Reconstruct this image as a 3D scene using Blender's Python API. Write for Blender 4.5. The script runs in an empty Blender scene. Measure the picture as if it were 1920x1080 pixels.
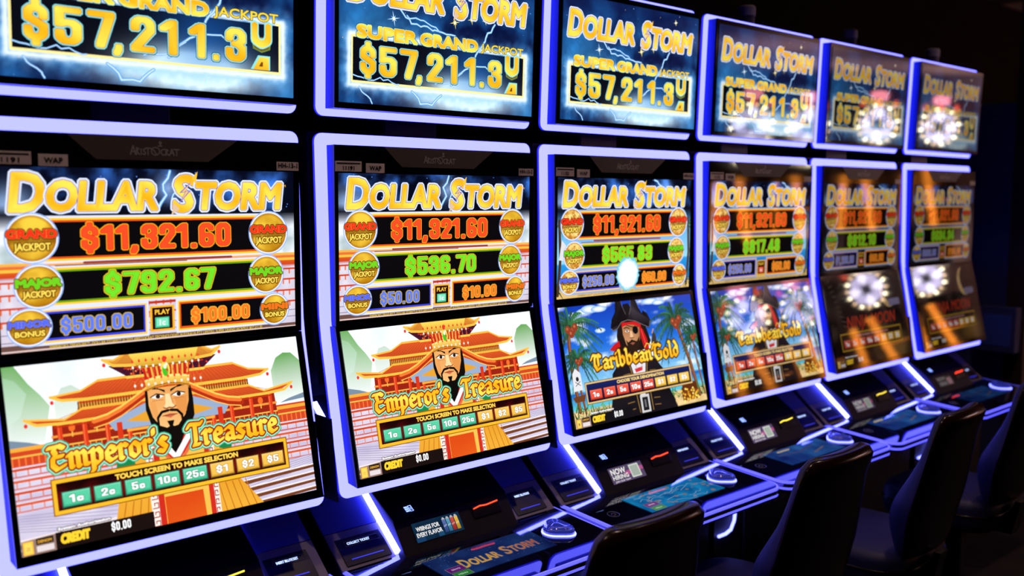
import bpy, bmesh, math, random
from mathutils import Vector, Matrix, noise
from math import sin, cos, pi

S = bpy.context.scene
COL = S.collection
random.seed(7)

# ------------------------------------------------------------------ camera
EYE = Vector((-1.2326, -1.9056, 1.6216))
RIGHT = Vector((0.7323029, -0.6809486, 0.0064366))
UP = Vector((0.0616666, 0.0757245, 0.9952201))
BACK = Vector((-0.6781811, -0.7284057, 0.0974451))
cam_d = bpy.data.cameras.new('camera')
cam = bpy.data.objects.new('camera', cam_d)
COL.objects.link(cam)
cam.matrix_world = Matrix(((RIGHT.x, UP.x, BACK.x, EYE.x), (RIGHT.y, UP.y, BACK.y, EYE.y),
                           (RIGHT.z, UP.z, BACK.z, EYE.z), (0, 0, 0, 1)))
cam_d.sensor_width = 36.0
cam_d.lens = 1851.3 / 1920 * 36.0
cam_d.clip_start = 0.05
cam_d.dof.use_dof = True
cam_d.dof.focus_distance = 2.35
cam_d.dof.aperture_fstop = 2.2
cam_d.dof.aperture_blades = 8
S.camera = cam

# ------------------------------------------------------------------ world, exposure
world = bpy.data.worlds.new('world')
S.world = world
world.use_nodes = True
world.node_tree.nodes['Background'].inputs[0].default_value = (0.35, 0.25, 0.2, 1)
world.node_tree.nodes['Background'].inputs[1].default_value = 0.002
S.view_settings.view_transform = 'Standard'
S.view_settings.look = 'None'
S.view_settings.exposure = 0.0
S.view_settings.gamma = 1.0
S.view_settings.use_curve_mapping = False
S.cycles.max_bounces = 6
S.cycles.diffuse_bounces = 3
S.cycles.glossy_bounces = 4
S.cycles.sample_clamp_indirect = 6.0
S.cycles.use_denoising = True

def spot(name, loc, power, color, angle, radius=0.05):
    d = bpy.data.lights.new(name, 'SPOT')
    d.energy = power
    d.color = color
    d.spot_size = math.radians(angle)
    d.spot_blend = 0.6
    d.shadow_soft_size = radius
    o = bpy.data.objects.new(name, d)
    o.location = loc
    COL.objects.link(o)
    return o

# warm ceiling downlights: some over the seats, more added to brighten the far wall
DOWNLIGHTS = [(-0.8, -0.6), (0.6, -0.6), (1.9, -0.6), (3.0, -0.6), (12.9, -3.0), (12.9, -4.4), (12.9, -5.8)]
for (lx, ly) in DOWNLIGHTS:
    near = ly > -3
    spot('downlight_beam', (lx, ly, 3.17), 27 if near else 1100, (1.0, 0.66, 0.52) if near else (1.0, 0.72, 0.66), 84 if near else 100)

# unseen warm uplights, added to brighten the far ceiling mirrored in the screens
ADDED_UPLIGHTS = [(10.0, -5.2), (12.2, -6.0), (13.6, -4.4)]
for (lx, ly) in ADDED_UPLIGHTS:
    spot('uplight_beam', (lx, ly, 2.24), 130, (1.0, 0.70, 0.66), 140).rotation_euler = (pi, 0, 0)

# ------------------------------------------------------------------ materials
def lin(c):
    r = []
    for v in c[:3]:
        v = v / 255.0
        r.append(v / 12.92 if v <= 0.04045 else ((v + 0.055) / 1.055) ** 2.4)
    return tuple(r)

def mat(name, rgb, rough=0.5, metal=0.0, spec=0.5, emit=None, estr=0.0, coat=0.0, bump=None, sample=True):
    m = bpy.data.materials.new(name)
    m.use_nodes = True
    nt = m.node_tree
    b = nt.nodes['Principled BSDF']
    b.inputs['Base Color'].default_value = (*rgb, 1)
    b.inputs['Roughness'].default_value = rough
    b.inputs['Metallic'].default_value = metal
    b.inputs['Specular IOR Level'].default_value = spec
    b.inputs['Coat Weight'].default_value = coat
    b.inputs['Coat Roughness'].default_value = 0.06
    if emit:
        b.inputs['Emission Color'].default_value = (*emit, 1)
        b.inputs['Emission Strength'].default_value = estr
    if bump:
        scale, dist = bump
        tc = nt.nodes.new('ShaderNodeTexCoord')
        nz = nt.nodes.new('ShaderNodeTexNoise')
        nz.inputs['Scale'].default_value = scale
        nz.inputs['Detail'].default_value = 4
        bp = nt.nodes.new('ShaderNodeBump')
        bp.inputs['Distance'].default_value = dist
        bp.inputs['Strength'].default_value = 0.6
        nt.links.new(tc.outputs['Object'], nz.inputs['Vector'])
        nt.links.new(nz.outputs['Fac'], bp.inputs['Height'])
        nt.links.new(bp.outputs['Normal'], b.inputs['Normal'])
    if not sample:
        m.cycles.emission_sampling = 'NONE'
    return m

def picture_mat(name, strength):
    m = mat(name, (0.004, 0.004, 0.005), 0.03, spec=0.5, sample=False)
    nt = m.node_tree
    at = nt.nodes.new('ShaderNodeAttribute')
    at.attribute_name = 'Col'
    nt.links.new(at.outputs['Color'], nt.nodes['Principled BSDF'].inputs['Emission Color'])
    nt.nodes['Principled BSDF'].inputs['Emission Strength'].default_value = strength
    return m

def noise_tint(m, scale, lo, hi):
    nt = m.node_tree
    b = nt.nodes['Principled BSDF']
    tc = nt.nodes.new('ShaderNodeTexCoord')
    nz = nt.nodes.new('ShaderNodeTexNoise')
    nz.inputs['Scale'].default_value = scale
    nz.inputs['Detail'].default_value = 5
    rp = nt.nodes.new('ShaderNodeValToRGB')
    rp.color_ramp.elements[0].position = 0.35
    rp.color_ramp.elements[1].position = 0.7
    rp.color_ramp.elements[0].color = (*lo, 1)
    rp.color_ramp.elements[1].color = (*hi, 1)
    nt.links.new(tc.outputs['Object'], nz.inputs['Vector'])
    nt.links.new(nz.outputs['Fac'], rp.inputs['Fac'])
    nt.links.new(rp.outputs['Color'], b.inputs['Base Color'])
    return m

M = {
    'cabinet': mat('black_cabinet_paint', (0.006, 0.006, 0.008), 0.55, spec=0.3),
    'glass': mat('black_bezel_glass', (0.003, 0.003, 0.004), 0.05, spec=0.4),
    'shell': mat('blue_monitor_shell_plastic', (0.012, 0.035, 0.42), 0.45, spec=0.2),  # grey plastic; the LED panels' blue spill is put into this colour
    'led_panel': mat('led_light_panel', (0.2, 0.2, 0.22), 0.5, emit=(0.58, 0.60, 5.5), estr=1.0),
    'led_edge': mat('led_panel_edge', (0.1, 0.1, 0.12), 0.5, emit=(0.03, 0.03, 2.6), estr=1.0),
    'led_strip': mat('led_light_strip', (0.3, 0.3, 0.3), 0.4, emit=(3.0, 3.3, 40.0), estr=1.0),
    'led_ring': mat('led_ring_light', (0.3, 0.3, 0.3), 0.4, emit=(0.8, 0.9, 6.0), estr=1.0),
    'led_rim': mat('led_rim_light', (0.2, 0.2, 0.25), 0.35, emit=(0.17, 0.17, 2.2), estr=1.0),
    'led_blue': mat('led_blue_diffuser', (0.1, 0.1, 0.2), 0.3, emit=(0.03, 0.04, 1.0), estr=0.8),
    'led_icon': mat('led_icon_light', (0.3, 0.3, 0.3), 0.4, emit=(0.5, 0.75, 2.2), estr=1.0, sample=False),
    'console': mat('blue_grey_console_paint', (0.07, 0.09, 0.46), 0.45),  # silver-blue paint with the strip lights' blue glow mixed into the colour
    'console_low': mat('grey_console_plastic', (0.26, 0.23, 0.22), 0.5),
    'housing': mat('dark_reader_housing', (0.016, 0.012, 0.010), 0.6, spec=0.2),
    'housing_top': mat('black_reader_hood', (0.0015, 0.0015, 0.002), 0.6, spec=0.08),
    'box': mat('black_slot_plastic', (0.006, 0.006, 0.007), 0.3),
    'deck': mat('black_deck_glass', (0.003, 0.003, 0.005), 0.025, spec=0.9),
    'chrome': mat('dark_chrome', (0.35, 0.33, 0.33), 0.15, metal=1.0),
    'grille': mat('black_speaker_grille', (0.03, 0.033, 0.035), 0.6),
    'logo': mat('grey_logo_print', (0.28, 0.28, 0.29), 0.4),
    'logo_dim': mat('dim_logo_print', (0.45, 0.42, 0.42), 0.5),
    'brand': mat('grey_brand_plate', (0.10, 0.085, 0.085), 0.5, spec=0.3),
    'sticker': mat('paper_sticker', (0.78, 0.70, 0.72), 0.8),
    'ink': mat('black_ink', (0.01, 0.01, 0.012), 0.7),
    'stem': mat('grey_mount_stem', (0.10, 0.08, 0.075), 0.5),
    'beacon': mat('smoked_beacon_plastic', (0.06, 0.05, 0.05), 0.3),
    'beacon_white': mat('pale_beacon_plastic', (0.22, 0.20, 0.2), 0.4),
    'slot_red': mat('card_slot_red_light', (0.2, 0.02, 0.01), 0.4, emit=(3.0, 0.12, 0.03), estr=1.2, sample=False),
    'slot_yellow': mat('card_slot_yellow_light', (0.2, 0.2, 0.01), 0.4, emit=(2.0, 1.5, 0.1), estr=1.0, sample=False),
    'label_light': mat('lit_slot_label', (0.3, 0.3, 0.3), 0.4, emit=(0.7, 0.9, 1.6), estr=1.0, sample=False),
    'dome': mat('blue_button_dome', (0.03, 0.04, 0.12), 0.08, coat=1.0, emit=(0.02, 0.03, 0.35), estr=0.6),
    'vinyl': mat('dark_brown_vinyl', (0.014, 0.0045, 0.002), 0.2, spec=0.3),
    'cushion': mat('dark_cushion_vinyl', (0.013, 0.012, 0.055), 0.5, spec=0.3, bump=(45, 0.001)),  # dark vinyl, tinted blue for the LED light falling on it
    'steel': mat('dark_chair_steel', (0.05, 0.045, 0.045), 0.35, metal=1.0),
    'wall': mat('dark_brown_wall_paint', (0.014, 0.006, 0.004), 0.9, spec=0.1),
    'wall_blue': mat('dark_partition_panel', (0.05, 0.06, 0.22), 0.7),  # partition and box body; blue LED cast is put into the colour
    'wall_blue_light': mat('pale_partition_panel', (0.06, 0.13, 0.62), 0.6),  # box door; its colour carries the blue LED glow
    'wood': mat('brown_wood_trim', (0.06, 0.028, 0.014), 0.5),
    'warm_wall': mat('warm_beige_wall_paint', (0.55, 0.40, 0.34), 0.8),
    'ceiling': mat('black_ceiling_paint', (0.012, 0.010, 0.010), 0.9),
    'floor': noise_tint(mat('patterned_carpet', (0.04, 0.03, 0.03), 0.95, bump=(300, 0.002)), 6, (0.008, 0.006, 0.006), (0.022, 0.014, 0.013)),
    'lamp': mat('downlight_lens', (0.5, 0.5, 0.5), 0.4, emit=(1.0, 0.72, 0.5), estr=10, sample=False),
    'bulb': mat('warm_bulb_light', (0.5, 0.5, 0.4), 0.3, emit=(1.0, 0.86, 0.55), estr=60, sample=False),
    'bulb_soft': mat('amber_bulb_light', (0.5, 0.4, 0.3), 0.3, emit=(1.0, 0.66, 0.36), estr=22, sample=False),
    'petal': mat('lavender_wheel_light', (0.4, 0.4, 0.5), 0.4, emit=(0.82, 0.75, 1.0), estr=13, sample=False),
    'petal_dim': mat('dim_wheel_light', (0.3, 0.3, 0.4), 0.4, emit=(0.66, 0.58, 0.9), estr=8, sample=False),
    'pink': mat('pink_sign_light', (0.5, 0.3, 0.3), 0.4, emit=(1.0, 0.28, 0.34), estr=9, sample=False),
    'red_lamp': mat('red_flame_light', (0.5, 0.1, 0.1), 0.4, emit=(1.0, 0.10, 0.04), estr=8, sample=False),
    'orange': mat('orange_column_light', (0.5, 0.3, 0.1), 0.4, emit=(1.0, 0.30, 0.03), estr=6.5, sample=False),
    'orange_dim': mat('amber_column_light', (0.5, 0.3, 0.1), 0.4, emit=(1.0, 0.26, 0.03), estr=2.6, sample=False),
    'clear': mat('clear_bottle_glass', (0.1, 0.1, 0.1), 0.1),
}
SCREEN = {k: picture_mat('lit_screen_%s' % n, v) for k, n, v in
          ((1, 'full', 1.16), (2, 'bright', 0.86), (3, 'mid', 0.42), (4, 'low', 0.30), (5, 'deck', 0.75), (6, 'faint', 0.25))}

# ------------------------------------------------------------------ mesh helpers
def link(name, me, m, parent=None, smooth=False, bevel=0.0):
    o = bpy.data.objects.new(name, me)
    COL.objects.link(o)
    if m is not None and not me.materials:
        me.materials.append(m)
    if parent is not None:
        o.parent = parent
    if smooth:
        for p in me.polygons:
            p.use_smooth = True
    if bevel:
        b = o.modifiers.new('edge', 'BEVEL')
        b.width = bevel
        b.segments = 2
        b.limit_method = 'ANGLE'
        b.angle_limit = math.radians(40)
    return o

def bm_mesh(name, bm):
    bmesh.ops.recalc_face_normals(bm, faces=bm.faces[:])
    me = bpy.data.meshes.new(name)
    bm.to_mesh(me)
    bm.free()
    return me

def add_prism(bm, prof, x0, x1):
    """profile of (y, z) points swept from x0 to x1"""
    a = [bm.verts.new((x0, y, z)) for y, z in prof]
    b = [bm.verts.new((x1, y, z)) for y, z in prof]
    n = len(prof)
    bm.faces.new(a)
    bm.faces.new(b[::-1])
    for i in range(n):
        bm.faces.new((a[i], b[i], b[(i + 1) % n], a[(i + 1) % n]))

def add_box(bm, x0, x1, y0, y1, z0, z1):
    add_prism(bm, [(y0, z0), (y1, z0), (y1, z1), (y0, z1)], x0, x1)

def add_slab(bm, pts, n, t):
    """planar polygon of 3-D points thickened by t along n"""
    n = Vector(n).normalized()
    a = [bm.verts.new(Vector(p)) for p in pts]
    b = [bm.verts.new(Vector(p) + n * t) for p in pts]
    k = len(pts)
    bm.faces.new(a)
    bm.faces.new(b[::-1])
    for i in range(k):
        bm.faces.new((a[i], b[i], b[(i + 1) % k], a[(i + 1) % k]))

def add_lathe(bm, prof, seg=24, at=(0, 0, 0), axis='Z'):
    rings = []
    for r, h in prof:
        ring = []
        for i in range(seg):
            a = 2 * pi * i / seg
            if axis == 'Z':
                p = (at[0] + r * cos(a), at[1] + r * sin(a), at[2] + h)
            else:
                p = (at[0] + r * cos(a), at[1] + h, at[2] + r * sin(a))
            ring.append(bm.verts.new(p))
        rings.append(ring)
    for q in range(len(rings) - 1):
        for i in range(seg):
            bm.faces.new((rings[q][i], rings[q][(i + 1) % seg], rings[q + 1][(i + 1) % seg], rings[q + 1][i]))
    bm.faces.new(rings[0][::-1])
    bm.faces.new(rings[-1])

def add_tube(bm, pts, r, seg=8, closed=False):
    pts = [Vector(p) for p in pts]
    rings = []
    n = len(pts)
    for i, p in enumerate(pts):
        if closed:
            d = (pts[(i + 1) % n] - pts[i - 1]).normalized()
        else:
            d = (pts[min(i + 1, n - 1)] - pts[max(i - 1, 0)]).normalized()
        u = d.cross(Vector((0, 0, 1)))
        if u.length < 1e-3:
            u = d.cross(Vector((0, 1, 0)))
        u.normalize()
        v = d.cross(u)
        rings.append([bm.verts.new(p + r * (cos(2 * pi * k / seg) * u + sin(2 * pi * k / seg) * v)) for k in range(seg)])
    for i in range(n if closed else n - 1):
        a, b = rings[i], rings[(i + 1) % n]
        for k in range(seg):
            bm.faces.new((a[k], a[(k + 1) % seg], b[(k + 1) % seg], b[k]))
    if not closed:
        bm.faces.new(rings[0][::-1])
        bm.faces.new(rings[-1])

def add_ribbon(bm, path, prof, closed=False):
    """sweep a cross-section of (out, up) offsets along a flat path of (point, outward) pairs"""
    rings = []
    for p, o in path:
        p, o = Vector(p), Vector(o)
        rings.append([bm.verts.new(p + o * a + Vector((0, 0, b))) for a, b in prof])
    k = len(prof)
    n = len(rings)
    for i in range(n - 1):
        for j in range(k):
            bm.faces.new((rings[i][j], rings[i][(j + 1) % k], rings[i + 1][(j + 1) % k], rings[i + 1][j]))
    bm.faces.new(rings[0][::-1])
    bm.faces.new(rings[-1])

# ------------------------------------------------------------------ letters
_font_cache = {}
def letters(s):
    """flat triangles, boundary edges and vertices of a line of built-in lettering, size 1"""
    if s in _font_cache:
        return _font_cache[s]
    cu = bpy.data.curves.new('lettering', 'FONT')
    cu.body = s
    cu.size = 1.0
    cu.resolution_u = 3
    o = bpy.data.objects.new('lettering', cu)
    COL.objects.link(o)
    dg = bpy.context.evaluated_depsgraph_get()
    me = o.evaluated_get(dg).to_mesh()
    vs = [(v.co.x, v.co.y) for v in me.vertices]
    fs = [tuple(p.vertices) for p in me.polygons]
    o.evaluated_get(dg).to_mesh_clear()
    bpy.data.objects.remove(o)
    bpy.data.curves.remove(cu)
    # merge doubles
    key, remap, out = {}, [], []
    for v in vs:
        k = (round(v[0], 5), round(v[1], 5))
        if k not in key:
            key[k] = len(out)
            out.append(v)
        remap.append(key[k])
    fs = [tuple(remap[i] for i in f) for f in fs]
    fs = [f for f in fs if len(set(f)) == len(f)]
    cnt = {}
    for f in fs:
        for i in range(len(f)):
            e = tuple(sorted((f[i], f[(i + 1) % len(f)])))
            cnt[e] = cnt.get(e, 0) + 1
    edges = [e for e, c in cnt.items() if c == 1]
    _font_cache[s] = (out, fs, edges)
    return _font_cache[s]

def hull(pts):
    pts = sorted(set((round(x, 6), round(y, 6)) for x, y in pts))
    if len(pts) < 3:
        return pts
    def half(ps):
        h = []
        for p in ps:
            while len(h) > 1 and (h[-1][0] - h[-2][0]) * (p[1] - h[-2][1]) - (h[-1][1] - h[-2][1]) * (p[0] - h[-2][0]) <= 0:
                h.pop()
            h.append(p)
        return h
    a, b = half(pts), half(pts[::-1])
    return a[:-1] + b[:-1]

def arc(cx, cy, rx, ry, a0, a1, n=7):
    return [(cx + rx * cos(math.radians(a0 + (a1 - a0) * i / n)), cy + ry * sin(math.radians(a0 + (a1 - a0) * i / n))) for i in range(n + 1)]

# heavy condensed numerals, drawn with a broad pen: centre lines in a box 0.56 wide and 1 high
L_, R_, B_, T_ = 0.12, 0.44, 0.09, 0.91
CX = 0.28
NUM = {
    '0': (0.56, [arc(CX, 0.72, 0.16, 0.19, 0, 180) + arc(CX, 0.28, 0.16, 0.19, 180, 360) + [(R_, 0.72)]]),
    '1': (0.42, [[(0.08, 0.74), (0.22, 0.88)], [(0.28, T_), (0.28, B_)]]),
    '2': (0.54, [[(L_, 0.66)] + arc(CX, 0.74, 0.16, 0.17, 180, 0) + [(R_, 0.62), (L_, B_ + 0.03)], [(L_, B_), (R_, B_)]]),
    '3': (0.55, [[(L_, 0.68)] + arc(CX, 0.75, 0.16, 0.16, 180, 0) + [(R_, 0.64), (0.34, 0.53), (0.26, 0.53)],
                 [(0.34, 0.52), (R_, 0.42)] + arc(CX, 0.26, 0.16, 0.17, 0, -180) + [(L_, 0.33)]]),
    '4': (0.56, [[(0.36, B_), (0.36, T_)], [(0.34, T_), (0.08, 0.32)], [(0.08, 0.27), (0.47, 0.27)]]),
    '5': (0.55, [[(R_, T_), (L_, T_), (L_, 0.54)], [(L_, 0.54), (0.2, 0.58)] + arc(CX, 0.46, 0.16, 0.13, 90, 0) + arc(CX, 0.26, 0.16, 0.17, 0, -180) + [(L_, 0.32)]]),
    '6': (0.55, [arc(CX, 0.74, 0.16, 0.17, 8, 180) + arc(CX, 0.26, 0.16, 0.17, 180, 360) + arc(CX, 0.38, 0.16, 0.13, 0, 180)]),
    '7': (0.50, [[(0.08, T_), (0.44, T_), (0.24, B_)]]),
    '8': (0.56, [arc(CX, 0.72, 0.15, 0.19, 0, 360, 12), arc(CX, 0.29, 0.16, 0.20, 0, 360, 12)]),
    '9': (0.55, [arc(CX, 0.26, 0.16, 0.17, 188, 360) + arc(CX, 0.74, 0.16, 0.17, 0, 180) + arc(CX, 0.62, 0.16, 0.13, 180, 360)]),
    '$': (0.57, [[(R_, 0.66)] + arc(CX, 0.73, 0.16, 0.15, 0, 180) + [(L_, 0.62), (R_, 0.42)] + arc(CX, 0.27, 0.16, 0.15, 0, -180) + [(L_, 0.34)],
                 [(CX, 0.98), (CX, 1.02)], [(CX, 0.02), (CX, -0.02)]]),
    ',': (0.28, [[(0.13, 0.08), (0.13, 0.03), (0.08, -0.08)]]),
    '.': (0.26, [[(0.13, 0.08), (0.13, 0.06)]]),
    'c': (0.5, [[(0.38, 0.42)] + arc(0.25, 0.44, 0.12, 0.12, 0, 180) + arc(0.25, 0.2, 0.12, 0.12, 180, 360) + [(0.38, 0.22)]]),
}
# broad-nib lettering for the game titles
NIB = {
    'E': (0.74, [[(0.62, 0.84), (0.44, 0.95), (0.22, 0.80), (0.30, 0.62), (0.18, 0.5), (0.16, 0.22), (0.32, 0.04), (0.62, 0.16)], [(0.26, 0.52), (0.56, 0.54)], [(0.04, 0.9), (0.4, 0.93)]]),
    'T': (0.66, [[(0.02, 0.80), (0.12, 0.94), (0.62, 0.90), (0.68, 0.98)], [(0.36, 0.9), (0.34, 0.2), (0.24, 0.04), (0.48, 0.06)]]),
    'C': (0.78, [[(0.70, 0.80), (0.52, 0.95), (0.22, 0.78), (0.16, 0.36), (0.32, 0.04), (0.68, 0.16)], [(-0.06, 0.72), (0.10, 0.96), (0.44, 0.88)], [(0.48, 0.92), (0.46, 0.3)]]),
    'G': (0.80, [[(0.70, 0.82), (0.50, 0.96), (0.20, 0.78), (0.16, 0.32), (0.36, 0.03), (0.66, 0.12), (0.68, 0.46), (0.46, 0.48)], [(-0.04, 0.72), (0.10, 0.96), (0.4, 0.9)]]),
    'm': (0.88, [[(0.02, 0.5), (0.14, 0.58), (0.14, 0.06), (0.2, 0.03)], [(0.14, 0.46), (0.34, 0.6), (0.42, 0.5), (0.42, 0.06), (0.48, 0.03)], [(0.42, 0.46), (0.62, 0.6), (0.70, 0.5), (0.70, 0.08), (0.82, 0.06)]]),
    'n': (0.62, [[(0.02, 0.5), (0.14, 0.58), (0.14, 0.06), (0.2, 0.03)], [(0.14, 0.46), (0.36, 0.6), (0.44, 0.5), (0.44, 0.08), (0.56, 0.06)]]),
    'p': (0.60, [[(0.02, 0.52), (0.14, 0.6), (0.14, -0.22), (0.06, -0.26)], [(0.14, 0.46), (0.36, 0.6), (0.48, 0.44), (0.46, 0.14), (0.30, 0.02), (0.16, 0.10)]]),
    'e': (0.54, [[(0.14, 0.30), (0.44, 0.38), (0.40, 0.54), (0.26, 0.6), (0.12, 0.44), (0.12, 0.16), (0.26, 0.03), (0.46, 0.12)]]),
    'r': (0.46, [[(0.02, 0.5), (0.14, 0.6), (0.14, 0.06), (0.22, 0.03)], [(0.14, 0.44), (0.30, 0.6), (0.42, 0.52)]]),
    'o': (0.58, [[(0.28, 0.6), (0.12, 0.46), (0.12, 0.16), (0.28, 0.03), (0.46, 0.16), (0.46, 0.46), (0.28, 0.6)]]),
    's': (0.50, [[(0.42, 0.52), (0.24, 0.6), (0.12, 0.46), (0.40, 0.20), (0.28, 0.03), (0.06, 0.10)]]),
    'a': (0.56, [[(0.10, 0.5), (0.28, 0.6), (0.42, 0.5), (0.42, 0.08), (0.54, 0.05)], [(0.42, 0.34), (0.16, 0.28), (0.12, 0.12), (0.24, 0.03), (0.42, 0.14)]]),
    'u': (0.62, [[(0.04, 0.54), (0.14, 0.58), (0.14, 0.14), (0.26, 0.03), (0.44, 0.14)], [(0.44, 0.6), (0.44, 0.08), (0.56, 0.05)]]),
    'i': (0.30, [[(0.03, 0.52), (0.14, 0.6), (0.14, 0.08), (0.24, 0.04)], [(0.13, 0.82), (0.17, 0.84)]]),
    'b': (0.58, [[(0.06, 0.98), (0.14, 0.94), (0.14, 0.12), (0.28, 0.03), (0.46, 0.16), (0.46, 0.46), (0.32, 0.58), (0.16, 0.48)]]),
    'l': (0.30, [[(0.06, 1.0), (0.14, 0.95), (0.14, 0.08), (0.26, 0.04)]]),
    'd': (0.58, [[(0.24, 0.98), (0.34, 0.86), (0.46, 0.6), (0.46, 0.16), (0.30, 0.03), (0.12, 0.16), (0.12, 0.44), (0.28, 0.58), (0.46, 0.48)]]),
    "'": (0.22, [[(0.10, 0.98), (0.10, 0.80)]]),
    ' ': (0.3, []),
}

def ngon(r, n=8, rx=1.0, rot=0.0, ry=1.0):
    out = []
    for i in range(n):
        a = 2 * pi * (i + 0.5) / n
        x, y = r * rx * cos(a), r * ry * sin(a)
        out.append((x * cos(rot) - y * sin(rot), x * sin(rot) + y * cos(rot)))
    return out

class Art:
    """a flat picture of coloured polygons for one lit display, in its own 16-wide units"""
    DZ = 1.6e-5
    def __init__(s, W=16.0, H=9.0):
        s.W, s.H = W, H
        s.v, s.f, s.c, s.z = [], [], [], 0
    def up(s):
        s.z += 1
    def _col(s, col, x, y):
        c = col(x, y) if callable(col) else col
        return lin(c)
    def poly(s, pts, col, up=True, clip=True):
        if up:
            s.up()
        if len(pts) < 3:
            return
        if clip and any(x < 0 or x > s.W or y < 0 or y > s.H for x, y in pts):
            pts = s.cut(pts)
            if len(pts) < 3:
                return
        b = len(s.v)
        for x, y in pts:
            s.v.append((x, y, s.z * s.DZ))
            s.c.append(s._col(col, x, y))
        s.f.append(tuple(range(b, b + len(pts))))
    def cut(s, pts):
        for ax, lim, sg in ((0, 0.0, 1), (0, s.W, -1), (1, 0.0, 1), (1, s.H, -1)):
            out = []
            n = len(pts)
            for i in range(n):
                p, q = pts[i], pts[(i + 1) % n]
                ip, iq = (p[ax] - lim) * sg >= 0, (q[ax] - lim) * sg >= 0
                if ip:
                    out.append(p)
                if ip != iq:
                    t = (lim - p[ax]) / (q[ax] - p[ax])
                    out.append((p[0] + t * (q[0] - p[0]), p[1] + t * (q[1] - p[1])))
            pts = out
            if len(pts) < 3:
                return []
        return pts
    def rect(s, x0, y0, x1, y1, col, up=True):
        s.poly([(x0, y0), (x1, y0), (x1, y1), (x0, y1)], col, up)
    def grid(s, x0, y0, x1, y1, nx, ny, fn):
        s.up()
        b = len(s.v)
        for j in range(ny + 1):
            for i in range(nx + 1):
                x, y = x0 + (x1 - x0) * i / nx, y0 + (y1 - y0) * j / ny
                s.v.append((x, y, s.z * s.DZ))
                s.c.append(lin(fn(x, y)))
        for j in range(ny):
            for i in range(nx):
                a = b + j * (nx + 1) + i
                s.f.append((a, a + 1, a + nx + 2, a + nx + 1))
    def disc(s, cx, cy, rx, ry, col, n=28, up=True):
        s.poly([(cx + rx * cos(2 * pi * i / n), cy + ry * sin(2 * pi * i / n)) for i in range(n)], col, up)
    def polar(s, cx, cy, rx, ry, fn, nr=7, na=32):
        s.up()
        b = len(s.v)
        for j in range(nr + 1):
            for i in range(na):
                t, a = j / nr, 2 * pi * i / na
                x, y = cx + rx * t * cos(a), cy + ry * t * sin(a)
                s.v.append((x, y, s.z * s.DZ))
                s.c.append(lin(fn(t, a, x, y)))
        for j in range(nr):
            for i in range(na):
                s.f.append((b + j * na + i, b + j * na + (i + 1) % na, b + (j + 1) * na + (i + 1) % na, b + (j + 1) * na + i))
    def pen(s, line, nib, col, up=True):
        if up:
            s.up()
        if len(line) == 1:
            line = [line[0], line[0]]
        for p, q in zip(line[:-1], line[1:]):
            s.poly(hull([(p[0] + a, p[1] + b) for a, b in nib] + [(q[0] + a, q[1] + b) for a, b in nib]), col, False)
    def line(s, pts, w, col, up=True, n=6):
        s.pen(pts, ngon(w / 2, n), col, up)
    def text(s, t, x0, x1, y, h, col, r=0.0, shear=0.0, outlines=(), arcy=None):
        """lettering between x0 and x1 on baseline y with capital height h; outlines = [(extra width, colour)] from the outside in"""
        vs, fs, es = letters(t)
        if not vs:
            return
        mnx, mxx = min(v[0] for v in vs), max(v[0] for v in vs)
        ch = max(v[1] for v in letters('H')[0])
        sx, sy = (x1 - x0) / (mxx - mnx), h / ch
        def tr(v):
            x, yy = x0 + (v[0] - mnx) * sx + shear * v[1] * sy, v[1] * sy
            yy += y + (arcy(x) if arcy else 0)
            return (x, yy)
        P = [tr(v) for v in vs]
        for rr, cc in list(outlines) + [(r, col)]:
            s.up()
            if rr > 0:
                nib = ngon(rr, 8)
                for a, b in es:
                    s.poly(hull([(P[a][0] + i, P[a][1] + j) for i, j in nib] + [(P[b][0] + i, P[b][1] + j) for i, j in nib]), cc, False)
            for f in fs:
                s.poly([P[i] for i in f], cc, False)
    def nums(s, t, x0, x1, y, h, col, outlines=(), tight=0.035, pen=(0.088, 0.075)):
        adv = sum(NUM[c][0] + tight for c in t) - tight
        sx = (x1 - x0) / adv
        for extra, cc in list(outlines) + [(0.0, col)]:
            s.up()
            nib = [(a * (pen[0] * sx + extra), b * (pen[1] * h + extra)) for a, b in
                   ((1, .55), (.6, 1), (-.6, 1), (-1, .55), (-1, -.55), (-.6, -1), (.6, -1), (1, -.55))]
            x = x0
            for c in t:
                w, strokes = NUM[c]
                for st in strokes:
                    s.pen([(x + px * sx, y + py * h) for px, py in st], nib, cc, False)
                x += (w + tight) * sx
    def script(s, t, x0, x1, y, h, col, outlines=(), nibw=0.10, thin=0.035, rise=0.0):
        adv = sum(NIB[c][0] for c in t)
        sx = (x1 - x0) / adv
        for extra, cc in list(outlines) + [(0.0, col)]:
            s.up()
            nib = [(p[0] * h, p[1] * h) for p in ngon(1.0, 10, nibw, math.radians(38), thin)]
            if extra:
                nib = hull([(a + c, b + d) for a, b in nib for c, d in ngon(extra, 8)])
            x = x0
            for c in t:
                w, strokes = NIB[c]
                for st in strokes:
                    s.pen([(x + px * sx, y + py * h + rise * (x + px * sx - x0)) for px, py in st], nib, cc, False)
                x += w * sx
    def mesh(s, name, k):
        me = bpy.data.meshes.new(name)
        me.from_pydata([(x * k, y * k, z) for x, y, z in s.v], [], s.f)
        at = me.color_attributes.new('Col', 'FLOAT_COLOR', 'POINT')
        flat = []
        for c in s.c:
            flat += [c[0], c[1], c[2], 1.0]
        at.data.foreach_set('color', flat)
        me.update()
        return me

def mix(a, b, t):
    t = max(0.0, min(1.0, t))
    return tuple(a[i] + (b[i] - a[i]) * t for i in range(3))

def fbm(x, y, sc, sd=0.0, oc=4):
    return 0.5 + 0.5 * noise.fractal(Vector((x * sc, y * sc, sd)), 1.0, 2.0, oc, noise_basis='PERLIN_ORIGINAL')

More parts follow.
